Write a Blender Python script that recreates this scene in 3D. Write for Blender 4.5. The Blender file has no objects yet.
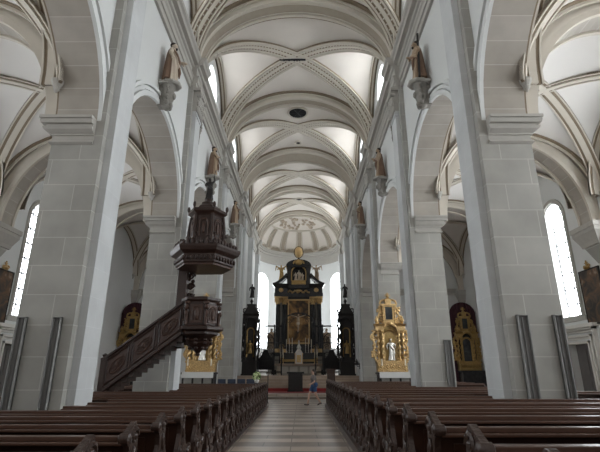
import bpy, bmesh, math, random
from math import pi, sin, cos, sqrt, radians, atan2
from mathutils import Vector, Matrix

C = bpy.context.scene.collection
S = bpy.context.scene
random.seed(7)

# ------------------------------------------------------------------ camera, world, exposure
cam_d = bpy.data.cameras.new('camera'); cam = bpy.data.objects.new('camera', cam_d); C.objects.link(cam)
cam_d.sensor_width = 36; cam_d.lens = 36 * 440 / 600; cam_d.clip_end = 300
cam.location = (0.25, 0, 1.65)
cam.rotation_euler = (radians(90 + 18.2), 0, radians(0.2))
S.camera = cam
w = bpy.data.worlds.new('sky_fill'); S.world = w; w.use_nodes = True
w.node_tree.nodes['Background'].inputs[0].default_value = (1.0, 0.975, 0.94, 1)
w.node_tree.nodes['Background'].inputs[1].default_value = 0.42  # ambient fill added through the nave's west end, left open
S.view_settings.view_transform = 'Standard'; S.view_settings.look = 'None'
S.view_settings.exposure = 0.18; S.view_settings.gamma = 1.0; S.view_settings.use_curve_mapping = False
S.cycles.max_bounces = 8; S.cycles.diffuse_bounces = 5; S.cycles.glossy_bounces = 3
S.cycles.use_denoising = True; S.cycles.sample_clamp_indirect = 6
WIN_CLER, WIN_AISLE, WIN_APSE = (8.5, 14.0), (7.0, 14.0), 9.0   # (left, right): the sun is on the right       # daylight through the window glass
COOL, WARM = (0.91, 0.96, 1.0), (1.0, 0.95, 0.87)

# ------------------------------------------------------------------ materials
def mat(name, col, rough=0.6, metal=0.0, var=0.12, scale=4.0, bump=0.0, bscale=30.0, spec=0.4, detail=4.0):
    m = bpy.data.materials.new(name); m.use_nodes = True
    n, l = m.node_tree.nodes, m.node_tree.links
    b = n['Principled BSDF']
    b.inputs['Roughness'].default_value = rough; b.inputs['Metallic'].default_value = metal
    b.inputs['Specular IOR Level'].default_value = spec
    tc = n.new('ShaderNodeTexCoord'); nz = n.new('ShaderNodeTexNoise')
    nz.inputs['Scale'].default_value = scale; nz.inputs['Detail'].default_value = detail
    l.new(tc.outputs['Object'], nz.inputs['Vector'])
    mx = n.new('ShaderNodeMix'); mx.data_type = 'RGBA'
    mx.inputs[6].default_value = tuple(max(0, c * (1 - var)) for c in col) + (1,)
    mx.inputs[7].default_value = tuple(min(1, c * (1 + var)) for c in col) + (1,)
    l.new(nz.outputs[0], mx.inputs[0]); l.new(mx.outputs[2], b.inputs['Base Color'])
    if bump:
        n2 = n.new('ShaderNodeTexNoise'); n2.inputs['Scale'].default_value = bscale
        l.new(tc.outputs['Object'], n2.inputs['Vector'])
        bp = n.new('ShaderNodeBump'); bp.inputs['Strength'].default_value = bump; bp.inputs['Distance'].default_value = 0.02
        l.new(n2.outputs[0], bp.inputs['Height']); l.new(bp.outputs[0], b.inputs['Normal'])
    return m

def brick_mat(name, c1, c2, mortar, bw, rh, ms, uv=False, rough=0.75, off=0.5, noise=0.10, floor=False):
    m = bpy.data.materials.new(name); m.use_nodes = True
    n, l = m.node_tree.nodes, m.node_tree.links
    b = n['Principled BSDF']; b.inputs['Roughness'].default_value = rough; b.inputs['Specular IOR Level'].default_value = 0.3
    tc = n.new('ShaderNodeTexCoord')
    br = n.new('ShaderNodeTexBrick'); br.offset = off
    br.inputs['Scale'].default_value = 1; br.inputs['Brick Width'].default_value = bw; br.inputs['Row Height'].default_value = rh
    br.inputs['Mortar Size'].default_value = ms; br.inputs['Mortar Smooth'].default_value = 0.2; br.inputs['Bias'].default_value = 0
    br.inputs['Color1'].default_value = c1 + (1,); br.inputs['Color2'].default_value = c2 + (1,); br.inputs['Mortar'].default_value = mortar + (1,)
    if uv: l.new(tc.outputs['UV'], br.inputs['Vector'])
    elif floor: l.new(tc.outputs['Object'], br.inputs['Vector'])
    else:
        sp = n.new('ShaderNodeSeparateXYZ'); l.new(tc.outputs['Object'], sp.inputs[0])
        ad = n.new('ShaderNodeMath'); ad.operation = 'ADD'; l.new(sp.outputs[0], ad.inputs[0]); l.new(sp.outputs[1], ad.inputs[1])
        cb = n.new('ShaderNodeCombineXYZ'); l.new(ad.outputs[0], cb.inputs[0]); l.new(sp.outputs[2], cb.inputs[1])
        l.new(cb.outputs[0], br.inputs['Vector'])
    nz = n.new('ShaderNodeTexNoise'); nz.inputs['Scale'].default_value = 1.3; nz.inputs['Detail'].default_value = 6
    l.new(tc.outputs['Object'], nz.inputs['Vector'])
    rp = n.new('ShaderNodeMapRange'); rp.inputs[1].default_value = 0.3; rp.inputs[2].default_value = 0.7
    rp.inputs[3].default_value = 1 - noise; rp.inputs[4].default_value = 1 + noise
    l.new(nz.outputs[0], rp.inputs[0])
    mx = n.new('ShaderNodeVectorMath'); mx.operation = 'SCALE'
    l.new(br.outputs[0], mx.inputs[0]); l.new(rp.outputs[0], mx.inputs[3]); l.new(mx.outputs[0], b.inputs['Base Color'])
    return m

def emit(name, col, st):
    m = bpy.data.materials.new(name); m.use_nodes = True
    n, l = m.node_tree.nodes, m.node_tree.links
    n.remove(n['Principled BSDF']); e = n.new('ShaderNodeEmission')
    e.inputs[0].default_value = col + (1,); e.inputs[1].default_value = st
    l.new(e.outputs[0], n['Material Output'].inputs[0]); return m

def painting_mat(name, cols, scale):
    m = mat(name, (0.1, 0.08, 0.06), 0.35)
    n, l = m.node_tree.nodes, m.node_tree.links
    tc = n.new('ShaderNodeTexCoord'); nz = n.new('ShaderNodeTexNoise')
    nz.inputs['Scale'].default_value = scale; nz.inputs['Detail'].default_value = 5; nz.inputs['Distortion'].default_value = 1.2
    l.new(tc.outputs['Object'], nz.inputs['Vector'])
    cr = n.new('ShaderNodeValToRGB'); e = cr.color_ramp.elements
    e[0].position = 0.36; e[0].color = cols[0] + (1,); e[1].position = 0.72; e[1].color = cols[-1] + (1,)
    for i, c in enumerate(cols[1:-1]):
        x = e.new(0.36 + 0.36 * (i + 1) / (len(cols) - 1)); x.color = c + (1,)
    l.new(nz.outputs[0], cr.inputs[0]); l.new(cr.outputs[0], n['Principled BSDF'].inputs['Base Color']); return m

M = dict(
    ashlar=brick_mat('ashlar', (.35, .34, .31), (.39, .38, .35), (.50, .485, .45), 1.25, .64, .010),
    ashlar_lit=brick_mat('ashlar_lit', (.56, .57, .57), (.59, .60, .60), (.64, .65, .65), 1.25, .64, .006, noise=.06),  # bluish window light painted into the nave-facing pilaster stone
    voussoir=brick_mat('voussoir', (.385, .35, .305), (.43, .395, .35), (.53, .495, .45), 40, .55, .010, uv=True),
    plaster=mat('plaster', (.70, .71, .70), .85, var=.04, scale=.7),
    vault=mat('vault_plaster', (.74, .685, .625), .9, var=.07, scale=.6),
    vault_pale=mat('aisle_vault_plaster', (.74, .71, .675), .9, var=.04, scale=.6),
    stucco=mat('stucco', (.60, .55, .475), .85, var=.06, scale=3),
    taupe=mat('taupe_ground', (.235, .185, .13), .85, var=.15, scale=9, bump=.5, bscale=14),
    arch_stone=mat('arch_soffit_stone', (.38, .33, .265), .85, var=.1, scale=3),
    stone=mat('grey_stone', (.44, .42, .385), .8, var=.1, scale=5),
    stone_dark=mat('carved_stone', (.27, .255, .23), .8, var=.25, scale=9, bump=.4),
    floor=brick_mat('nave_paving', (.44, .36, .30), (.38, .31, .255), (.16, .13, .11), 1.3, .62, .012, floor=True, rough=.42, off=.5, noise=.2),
    aisle_floor=brick_mat('tile_paving', (.32, .20, .16), (.36, .24, .19), (.25, .2, .18), .6, .6, .01, floor=True, rough=.4),
    tan=brick_mat('tan_stone', (.36, .28, .22), (.42, .33, .26), (.28, .22, .18), 1.1, .5, .012, rough=.5),
    carpet=mat('red_carpet', (.25, .03, .03), .95, var=.2, scale=40),
    pew=mat('pew_wood', (.034, .0145, .009), .30, var=.35, scale=8, bump=.12, bscale=20, spec=.5),
    pew_rail=mat('worn_lit_pew_rail', (.082, .040, .026), .32, var=.3, scale=8, spec=.5),  # lighter brown for worn wood, with the rails' highlights put into the colour
    pew_carved=mat('carved_pew_wood', (.045, .025, .019), .36, var=.4, scale=14, bump=.5, bscale=25, spec=.5),
    oak=mat('pulpit_wood', (.034, .016, .011), .38, var=.4, scale=7, bump=.4, bscale=22, spec=.5),
    oak_stair=mat('stair_wood', (.060, .029, .021), .38, var=.4, scale=7, bump=.4, bscale=22, spec=.5),
    oak_light=mat('pulpit_panel_wood', (.065, .033, .023), .42, var=.4, scale=10, bump=.5, bscale=25),
    black=mat('black_marble', (.028, .027, .028), .22, var=.6, scale=5),
    blackwood=mat('black_wood', (.016, .013, .012), .45, var=.5, scale=6, bump=.4),
    gold=mat('gilding', (.62, .43, .21), .36, 1.0, var=.5, scale=14, bump=.7, bscale=18),
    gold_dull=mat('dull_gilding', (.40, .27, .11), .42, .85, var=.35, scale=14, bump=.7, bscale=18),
    statue=mat('painted_limewood', (.38, .28, .19), .6, var=.3, scale=3.5),
    statue_pale=mat('pale_marble_figure', (.52, .44, .35), .6, var=.15, scale=6),
    mantle=mat('brown_mantle', (.20, .125, .085), .65, var=.35, scale=5),
    hair=mat('dark_hair', (.03, .02, .015), .6, var=.3, scale=20),
    iron=mat('wrought_iron', (.010, .010, .012), .5, var=.2),
    steel=mat('grey_channel', (.30, .30, .29), .6, .0, var=.06),
    steel_dark=mat('channel_slot', (.19, .185, .18), .6, var=.1),
    leadbar=mat('glazing_bar', (.12, .125, .13), .6, var=.1),
    frame_white=mat('pale_stone_surround', (.68, .66, .62), .7, var=.05),
    door=mat('grey_door', (.13, .12, .115), .5, var=.2, scale=6),
    maroon=mat('maroon_drape', (.050, .016, .024), .85, var=.3, scale=5),
    linen=mat('white_linen', (.75, .74, .71), .8, var=.04),
    wax=mat('candle_wax', (.80, .74, .60), .5, var=.04),
    silver=mat('silver', (.62, .60, .56), .3, 1.0, var=.15, scale=12),
    skin=mat('skin', (.52, .33, .25), .55, var=.05),
    grey_cloth=mat('grey_shirt', (.17, .15, .14), .85, var=.15, scale=15),
    denim=mat('blue_shorts', (.035, .075, .17), .85, var=.2, scale=25),
    shoe=mat('shoe', (.12, .10, .10), .6, var=.1),
    navy=mat('blue_grey_upholstery', (.060, .075, .115), .7, var=.2, scale=12),
    leaf=mat('leaf', (.10, .17, .05), .6, var=.4, scale=15),
    petal=mat('petal', (.52, .60, .32), .6, var=.25, scale=12),
    dark=mat('dark_opening', (.006, .006, .006), .9, var=.1),
    paint_a=painting_mat('canvas_dark', [(.03, .028, .026), (.075, .055, .04), (.16, .085, .045), (.42, .36, .31)], 1.8),
    paint_b=painting_mat('canvas_gold', [(.05, .03, .015), (.15, .08, .03), (.36, .19, .06), (.55, .36, .16)], 1.1),
    paint_c=painting_mat('canvas_blue', [(.012, .014, .016), (.03, .035, .04), (.07, .075, .08)], 2.2),
    glass_cl=emit('clerestory_glass_left', COOL, WIN_CLER[0]), glass_cr=emit('clerestory_glass_right', COOL, WIN_CLER[1]), glass_al=emit('aisle_glass_left', COOL, WIN_AISLE[0]), glass_ar=emit('aisle_glass_right', COOL, WIN_AISLE[1]), glass_p=emit('apse_glass', COOL, WIN_APSE),
)

# the nave floor colour alternates a pale and a dark crosswise band every 0.62 m
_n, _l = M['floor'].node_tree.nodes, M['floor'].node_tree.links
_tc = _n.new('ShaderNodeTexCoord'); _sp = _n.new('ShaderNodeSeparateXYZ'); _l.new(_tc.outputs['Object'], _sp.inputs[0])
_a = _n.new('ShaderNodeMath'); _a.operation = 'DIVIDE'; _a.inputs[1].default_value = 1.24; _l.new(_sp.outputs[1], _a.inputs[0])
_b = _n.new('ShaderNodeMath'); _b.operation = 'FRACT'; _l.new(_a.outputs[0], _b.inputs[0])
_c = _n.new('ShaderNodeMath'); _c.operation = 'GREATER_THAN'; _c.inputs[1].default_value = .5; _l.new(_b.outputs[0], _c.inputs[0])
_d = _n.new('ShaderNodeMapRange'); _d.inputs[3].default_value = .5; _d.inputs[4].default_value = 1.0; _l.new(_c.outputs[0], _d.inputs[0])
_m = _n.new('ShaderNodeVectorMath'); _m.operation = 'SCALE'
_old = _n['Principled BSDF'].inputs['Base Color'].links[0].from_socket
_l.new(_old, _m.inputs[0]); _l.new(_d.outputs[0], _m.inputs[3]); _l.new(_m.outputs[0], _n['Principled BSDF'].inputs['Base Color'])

# ------------------------------------------------------------------ mesh helpers
class MB:
    def __init__(s): s.v = []; s.f = []; s.uv = {}
    def add(s, vs, fs):
        b = len(s.v); s.v += [tuple(v) for v in vs]; s.f += [tuple(b + i for i in f) for f in fs]; return s
    def quad(s, a, b, c, d, uv=None):
        k = len(s.v); s.v += [tuple(a), tuple(b), tuple(c), tuple(d)]; s.f.append((k, k + 1, k + 2, k + 3))
        if uv: s.uv[len(s.f) - 1] = uv
        return s
    def box(s, x0, x1, y0, y1, z0, z1):
        return s.frus(x0, x1, y0, y1, z0, x0, x1, y0, y1, z1)
    def frus(s, x0, x1, y0, y1, z0, X0, X1, Y0, Y1, z1):
        return s.add([(x0, y0, z0), (x1, y0, z0), (x1, y1, z0), (x0, y1, z0), (X0, Y0, z1), (X1, Y0, z1), (X1, Y1, z1), (X0, Y1, z1)],
                     [(3, 2, 1, 0), (4, 5, 6, 7), (0, 1, 5, 4), (1, 2, 6, 5), (2, 3, 7, 6), (3, 0, 4, 7)])
    def prism(s, poly, axis, a0, a1):
        def P(p, a): return (a, p[0], p[1]) if axis == 'x' else (p[0], a, p[1]) if axis == 'y' else (p[0], p[1], a)
        n = len(poly)
        return s.add([P(p, a0) for p in poly] + [P(p, a1) for p in poly],
                     [tuple(range(n))[::-1], tuple(range(n, 2 * n))] + [(i, (i + 1) % n, n + (i + 1) % n, n + i) for i in range(n)])
    def lathe(s, cx, cy, prof, n=14, rot=0.0, z=0.0):
        vs = []; fs = []
        for r, h in prof:
            for k in range(n):
                a = 2 * pi * k / n + rot; vs.append((cx + r * cos(a), cy + r * sin(a), z + h))
        for j in range(len(prof) - 1):
            for k in range(n):
                fs.append((j * n + k, j * n + (k + 1) % n, (j + 1) * n + (k + 1) % n, (j + 1) * n + k))
        fs.append(tuple(range(n))[::-1]); fs.append(tuple(range((len(prof) - 1) * n, len(prof) * n)))
        return s.add(vs, fs)
    def tube(s, pts, r, n=8):
        pts = [Vector(p) for p in pts]; R = r if isinstance(r, (list, tuple)) else [r] * len(pts)
        vs = []; fs = []; prev = None
        for i, p in enumerate(pts):
            t = (pts[min(i + 1, len(pts) - 1)] - pts[max(i - 1, 0)]).normalized()
            if prev is None:
                u = t.orthogonal().normalized()
            else:
                u = prev - t * prev.dot(t)
                u = u.normalized() if u.length > 1e-5 else t.orthogonal().normalized()
            prev = u; v = t.cross(u)
            for k in range(n):
                a = 2 * pi * k / n; vs.append(p + (u * cos(a) + v * sin(a)) * R[i])
        for j in range(len(pts) - 1):
            for k in range(n):
                fs.append((j * n + k, j * n + (k + 1) % n, (j + 1) * n + (k + 1) % n, (j + 1) * n + k))
        fs.append(tuple(range(n))[::-1]); fs.append(tuple(range((len(pts) - 1) * n, len(pts) * n)))
        return s.add(vs, fs)
    def ell(s, c, r, nu=10, nv=7, m=None):
        r = (r, r, r) if not isinstance(r, (tuple, list)) else r
        vs = []; fs = []
        for j in range(nv + 1):
            ph = -pi / 2 + pi * j / nv
            for k in range(nu):
                a = 2 * pi * k / nu
                p = Vector((r[0] * cos(ph) * cos(a), r[1] * cos(ph) * sin(a), r[2] * sin(ph)))
                if m: p = m @ p
                vs.append(p + Vector(c))
        for j in range(nv):
            for k in range(nu):
                fs.append((j * nu + k, j * nu + (k + 1) % nu, (j + 1) * nu + (k + 1) % nu, (j + 1) * nu + k))
        return s.add(vs, fs)
    def sweep(s, path, prof, closed=False):
        # path: list of (point, side, normal); prof: closed polygon of (s, n)
        n = len(prof); vs = []; fs = []
        for p, sd, nm in path:
            for a, b in prof: vs.append(Vector(p) + Vector(sd) * a + Vector(nm) * b)
        m = len(path)
        for j in range(m if closed else m - 1):
            for k in range(n):
                fs.append((j * n + k, j * n + (k + 1) % n, ((j + 1) % m) * n + (k + 1) % n, ((j + 1) % m) * n + k))
        if not closed:
            fs.append(tuple(range(n))[::-1]); fs.append(tuple(range((m - 1) * n, m * n)))
        return s.add(vs, fs)
    def scroll(s, c, r, turns=1.3, th=.02, flip=1, start=0.0, axis='y', n=18, out=0.0):
        # a spiral volute in the XZ (axis y) or YZ (axis x) plane
        pts = []
        for i in range(n + 1):
            t = i / n; a = start + flip * turns * 2 * pi * t; q = r * (1 - .82 * t)
            d = out * t
            pts.append((c[0] + q * cos(a), c[1] + d, c[2] + q * sin(a)) if axis == 'y' else (c[0] + d, c[1] + q * cos(a), c[2] + q * sin(a)))
        return s.tube(pts, [th * (1.1 - .4 * i / n) for i in range(n + 1)], 5)
    def build(s, name, m, parent=None, smooth=False, remesh=0.0, sm_ang=None, bevel=0.0):
        me = bpy.data.meshes.new(name); me.from_pydata(s.v, [], s.f)
        if s.uv:
            ul = me.uv_layers.new(name='UVMap')
            for p in me.polygons:
                if p.index in s.uv:
                    for li, u in zip(p.loop_indices, s.uv[p.index]): ul.data[li].uv = u
        bm = bmesh.new(); bm.from_mesh(me); bmesh.ops.recalc_face_normals(bm, faces=bm.faces)
        if smooth:
            bm.normal_update()
            for f in bm.faces: f.smooth = True
            for e in bm.edges:
                if len(e.link_faces) == 2 and e.calc_face_angle(0) > radians(sm_ang or 50): e.smooth = False
        bm.to_mesh(me); bm.free()
        ms = m if isinstance(m, list) else [m]
        for q in ms: me.materials.append(M[q] if isinstance(q, str) else q)
        o = bpy.data.objects.new(name, me); C.objects.link(o)
        if parent: o.parent = parent
        if remesh:
            r = o.modifiers.new('remesh', 'REMESH'); r.mode = 'VOXEL'; r.voxel_size = remesh; r.use_smooth_shade = True
            k = o.modifiers.new('smooth', 'SMOOTH'); k.factor = .5; k.iterations = 1
        if bevel:
            b = o.modifiers.new('bevel', 'BEVEL'); b.width = bevel; b.segments = 2; b.limit_method = 'ANGLE'
        return o

def tag(o, label, cat, group=None, kind=None):
    o['label'] = label; o['category'] = cat
    if group: o['group'] = group
    if kind: o['kind'] = kind
    return o
def thing(name, label, cat, loc=(0, 0, 0), rz=0.0, group=None):
    o = bpy.data.objects.new(name, None); o.empty_display_size = .2; C.objects.link(o)
    o.location = loc; o.rotation_euler = (0, 0, rz); return tag(o, label, cat, group)
def dup(root, loc=None, rz=None, label=None, group=None):
    r = root.copy(); C.objects.link(r)
    if loc is not None: r.location = loc
    if rz is not None: r.rotation_euler = (0, 0, rz)
    if label: r['label'] = label
    if group: r['group'] = group
    for ch in list(root.children):
        c = ch.copy(); C.objects.link(c); c.parent = r
        for g in list(ch.children):
            d = g.copy(); C.objects.link(d); d.parent = c
    return r
def struct(name, mb, m, parent=None, **k):
    o = mb.build(name, m, parent, **k); o['kind'] = 'structure'; return o

# ------------------------------------------------------------------ the setting: sizes
XI, XO, XW = 4.75, 5.75, 12.3                     # arcade inner / outer face, outer wall
PIERS = [(1.9, 3.1), (9.4, 10.6), (16.6, 17.8), (24.5, 25.7), (32.3, 33.5)]
BAYS = [(3.1, 9.4), (10.6, 16.6), (17.8, 24.5), (25.7, 32.3)]
ZS, RISE = 7.45, 3.0                              # arcade springing, rise
ZV, HV, WV = 15.15, 3.7, 4.7                      # nave vault springing, rise, half width
YC = [2.5, 10.0, 17.2, 25.1, 33.1, 40.3, 47.4]    # transverse arches
YAP, RAP = 47.4, 4.74
SIDE = {-1: 'left', 1: 'right'}
FZ = 1.3                                          # sanctuary floor height

# floor
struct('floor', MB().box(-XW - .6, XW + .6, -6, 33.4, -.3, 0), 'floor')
mb = MB()
for s in (-1, 1): mb.box(min(s * 5.3, s * XW), max(s * 5.3, s * XW), 23.3, 32.9, 0, .14)
struct('floor_aisle', mb, 'aisle_floor')
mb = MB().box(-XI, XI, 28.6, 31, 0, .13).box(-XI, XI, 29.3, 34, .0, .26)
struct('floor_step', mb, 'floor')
mb = MB()
for i in range(5): mb.box(-4.6, 4.6, 33.4 + .42 * i, 36.2, .26, .26 + .208 * (i + 1))
mb.box(-XI, XI, 35.6, 53, .26, FZ)
struct('floor_sanctuary', mb, 'tan')
for s in (-1, 1):
    a, b = sorted((s * 1.36, s * 7.9))
    struct('floor_dais_' + SIDE[s], MB().box(a, b, 1.6, 22.9, 0.0, .16 if s > 0 else .03), 'pew')
tag(MB().box(-2.35, 2.15, 30.9, 33.35, .26, .275).box(-2.35, 2.15, 33.33, 33.4, .26, .47).build('carpet', 'carpet'),
    'red carpet laid in front of the sanctuary steps', 'carpet')

def archpts(y0, y1, n=28, zs=ZS, rise=RISE):
    yc, r = (y0 + y1) / 2, (y1 - y0) / 2
    return [(yc - r * cos(pi * i / n), zs + rise * sin(pi * i / n)) for i in range(n + 1)]

def ring(side, X, y0, y1, off, wd, th, mb, zs=ZS, rise=RISE, out=1, n=28):
    # moulding following an arcade arch on the face X, standing th out of it
    yc, r = (y0 + y1) / 2, (y1 - y0) / 2
    A = [(yc - (r + off) * cos(pi * i / n), zs + (rise + off) * sin(pi * i / n)) for i in range(n + 1)]
    B = [(yc - (r + off + wd) * cos(pi * i / n), zs + (rise + off + wd) * sin(pi * i / n)) for i in range(n + 1)]
    Xo = X + out * th
    for i in range(n):
        a0, a1, b0, b1 = A[i], A[i + 1], B[i], B[i + 1]
        mb.quad((Xo, *a0), (Xo, *a1), (Xo, *b1), (Xo, *b0))
        mb.quad((X, *a0), (X, *a1), (Xo, *a1), (Xo, *a0)); mb.quad((X, *b0), (X, *b1), (Xo, *b1), (Xo, *b0))

for s in (-1, 1):
    nm = SIDE[s]
    X = lambda a: s * a
    def sbox(mb, a, b, y0, y1, z0, z1): a, b = sorted((s * a, s * b)); return mb.box(a, b, y0, y1, z0, z1)
    # spandrel wall
    wall, sof = MB(), MB()
    for i, (y0, y1) in enumerate(BAYS):
        P = archpts(y0, y1); L = 0
        for (ya, za), (yb, zb) in zip(P, P[1:]):
            wall.quad((X(XI), ya, za), (X(XI), yb, zb), (X(XI), yb, ZV + .1), (X(XI), ya, ZV + .1))
            wall.quad((X(XO), ya, za), (X(XO), yb, zb), (X(XO), yb, ZV + .1), (X(XO), ya, ZV + .1))
            d = sqrt((yb - ya) ** 2 + (zb - za) ** 2)
            sof.quad((X(XI), ya, za), (X(XO), ya, za), (X(XO), yb, zb), (X(XI), yb, zb), uv=[(10, L), (11, L), (11, L + d), (10, L + d)]); L += d
    for y0, y1 in PIERS: sbox(wall, XI, XO, y0, y1, ZS, ZV + .1)
    sbox(wall, XI, XO, 33.5, 47.4, 0, ZV + .1)
    struct('wall_' + nm, wall, 'plaster')
    struct('trim_soffit_' + nm, sof, 'voussoir')
    mo, mi = MB(), MB()
    for y0, y1 in BAYS:
        ring(s, X(XI), y0, y1, .0, .16, .10, mo, out=-s); ring(s, X(XI), y0, y1, .20, .10, .06, mo, out=-s); ring(s, X(XI), y0, y1, .34, .12, .11, mo, out=-s)
    struct('trim_archivolt_' + nm, mo, 'plaster')
    for y0, y1 in BAYS:
        ring(s, X(XO), y0, y1, .02, .40, .05, mi, out=s)
    struct('trim_arch_ground_' + nm, mi, 'taupe')
    mi = MB()
    for y0, y1 in BAYS:
        ring(s, X(XO), y0, y1, .03, .07, .10, mi, out=s); ring(s, X(XO), y0, y1, .20, .07, .09, mi, out=s); ring(s, X(XO), y0, y1, .37, .08, .10, mi, out=s)
    struct('trim_arch_band_' + nm, mi, 'stucco')
    # piers
    for k, (y0, y1) in enumerate(PIERS):
        p = MB(); sbox(p, XI, XO, y0, y1, 0, ZS); sbox(p, XI - .02, XO + .06, y0 - .05, y1 + .05, 0, .35)
        struct('pillar_%s_%d' % (nm, k + 1), p, 'ashlar')
        q = MB(); sbox(q, 4.54, XI, y0, y1, 0, 13.7); sbox(q, 4.48, XI - .02, y0 - .03, y1 + .03, 0, .4)
        struct('pillar_strip_%s_%d' % (nm, k + 1), q, 'ashlar')
        q = MB(); sbox(q, 4.37, 4.56, y0 + .2, y1 - .2, 0, 12.5); sbox(q, 4.30, 4.56, y0 + .15, y1 - .15, 0, .5)
        sbox(q, 4.33, 4.5, y0 + .17, y1 - .17, 12.25, 12.35)
        struct('pillar_pilaster_%s_%d' % (nm, k + 1), q, 'ashlar_lit')
        # impost
        c = MB()
        for a, z0, z1, b in ((.02, 6.80, 6.84, .07), (.07, 6.84, 6.90, .02), (.01, 6.90, 7.03, .01), (.05, 7.03, 7.07, .05), (.06, 7.07, 7.14, .16), (.16, 7.14, 7.20, .19), (.12, 7.20, 7.28, .14), (.22, 7.28, 7.36, .24), (.20, 7.36, 7.40, .22), (.26, 7.40, 7.47, .26)):
            xa, xb = sorted((s * XI, s * (XO + a))); Xa, Xb = sorted((s * XI, s * (XO + b)))
            c.frus(xa, xb, y0 - a, y1 + a, z0, Xa, Xb, y0 - b, y1 + b, z1)
        struct('trim_impost_%s_%d' % (nm, k + 1), c, 'stone')
        # pilaster capital with leaves, volutes and abacus
        c = MB(); yc = (y0 + y1) / 2
        c.frus(*sorted((s * 4.40, s * 4.6)), yc - .38, yc + .38, 12.5, *sorted((s * 4.30, s * 4.6)), yc - .48, yc + .48, 13.45)
        for r_, zz, q_, nn in ((0, 12.62, .10, 5), (1, 12.92, .12, 4), (0, 13.16, .09, 5)):
            for j in range(nn):
                yy = yc - .36 + .72 * (j + .0) / (nn - 1)
                c.ell((s * (4.36 - .05 * zz % .1), yy, zz), (.09, q_ * .8, .17), 8, 6)
                c.ell((s * 4.27, yy, zz + .13), (.06, q_ * .6, .05), 6, 5)
        for e in (-1, 1):
            c.lathe(0, 0, [(.14, -.08), (.14, .08)], 12); base = len(c.v) - 24
            for q_ in range(base, len(c.v)):
                vx, vy, vz = c.v[q_]; c.v[q_] = (s * 4.30 + vz * s * -1, yc + e * .42 + vx, 13.32 + vy)
            c.scroll((s * 4.2, yc + e * .42, 13.32), .14, 1.5, .025, e, 0, 'x')
        sbox(c, 4.22, 4.7, yc - .58, yc + .58, 13.46, 13.6)
        struct('trim_capital_%s_%d' % (nm, k + 1), c, 'stone_dark' if False else 'stone')
    # chancel pilasters
    for k, yy in enumerate((34.6, 40.3, 46.6)):
        q = MB(); sbox(q, 4.50, XI, yy - .55, yy + .55, FZ, 13.6); sbox(q, 4.36, 4.52, yy - .38, yy + .38, FZ, 13.6); sbox(q, 4.28, 4.7, yy - .5, yy + .5, 12.6, 13.6)
        struct('pillar_chancel_%s_%d' % (nm, k + 1), q, 'ashlar_lit')
    # entablature
    prof = [(XI + .02, 13.6), (XI - .10, 13.6), (XI - .10, 13.85), (XI - .15, 13.87), (XI - .15, 14.1), (XI - .20, 14.18), (XI - .08, 14.22), (XI - .08, 14.62),
            (XI - .16, 14.66), (XI - .18, 14.76), (XI - .34, 14.80), (XI - .36, 14.98), (XI - .44, 15.06), (XI - .46, 15.18), (XI + .02, 15.2)]
    e = MB(); n = len(prof)
    def run(mb, y0, y1, d):
        mb.add([(s * (x - d if x < XI else x), y0, z) for x, z in prof] + [(s * (x - d if x < XI else x), y1, z) for x, z in prof],
               [tuple(range(n)), tuple(range(n, 2 * n))] + [(i, (i + 1) % n, n + (i + 1) % n, n + i) for i in range(n)])
    run(e, 1.9, 47.4, 0)
    for y0, y1 in PIERS: run(e, y0 + .02, y1 - .02, .22)
    for yy in (40.3, 46.6): run(e, yy - .5, yy + .5, .22)
    struct('trim_entablature_' + nm, e, 'stone')
    # clerestory wall with lunette windows
    for k in range(6):
        ya, yb = YC[k], YC[k + 1]; yc = (ya + yb) / 2; hl = (yb - ya) / 2
        ww, zb, zsp, zt = 1.15, 15.9, 17.0, 18.05
        cl = MB(); N = 40
        ys = [ya + (yb - ya) * i / N for i in range(N + 1)]
        ys = sorted(set(ys + [yc - ww, yc + ww] + [yc - ww * cos(pi * i / 12) for i in range(13)]))
        top = lambda y: zsp + (zt - zsp) * sqrt(max(0, 1 - ((y - yc) / ww) ** 2))
        for p, q_ in zip(ys, ys[1:]):
            if p >= yc - ww - 1e-6 and q_ <= yc + ww + 1e-6:
                cl.quad((X(XI), p, ZV - .1), (X(XI), q_, ZV - .1), (X(XI), q_, zb), (X(XI), p, zb))
                cl.quad((X(XI), p, top(p)), (X(XI), q_, top(q_)), (X(XI), q_, 19.4), (X(XI), p, 19.4))
                cl.quad((X(XI), p, top(p)), (X(XI), q_, top(q_)), (X(5.25), q_, top(q_)), (X(5.25), p, top(p)))
                cl.quad((X(XI), p, zb), (X(XI), q_, zb), (X(5.25), q_, zb), (X(5.25), p, zb))
            else:
                cl.quad((X(XI), p, ZV - .1), (X(XI), q_, ZV - .1), (X(XI), q_, 19.4), (X(XI), p, 19.4))
        for e_ in (-1, 1):
            cl.quad((X(XI), yc + e_ * ww, zb), (X(5.25), yc + e_ * ww, zb), (X(5.25), yc + e_ * ww, zsp), (X(XI), yc + e_ * ww, zsp))
        struct('wall_clerestory_%s_%d' % (nm, k + 1), cl, 'plaster')
        g = MB(); pts = [(yc - ww, zb), (yc + ww, zb)] + [(yc + ww * cos(pi * i / 16), zsp + (zt - zsp) * sin(pi * i / 16)) for i in range(17)]
        g.prism(pts, 'x', X(5.22), X(5.26))
        wo = struct('window_%d' % (k + 1 + (6 if s > 0 else 0)), g, 'glass_cl' if s < 0 else 'glass_cr')
        g = MB()
        for d in (-.4, .4): sbox(g, 5.17, 5.23, yc + d - .03, yc + d + .03, zb, 17.9)
        for zz in (16.4, 16.95, 17.5): sbox(g, 5.17, 5.23, yc - ww, yc + ww, zz - .025, zz + .025)
        struct('glazing_bar', g, 'leadbar', wo)

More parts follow.
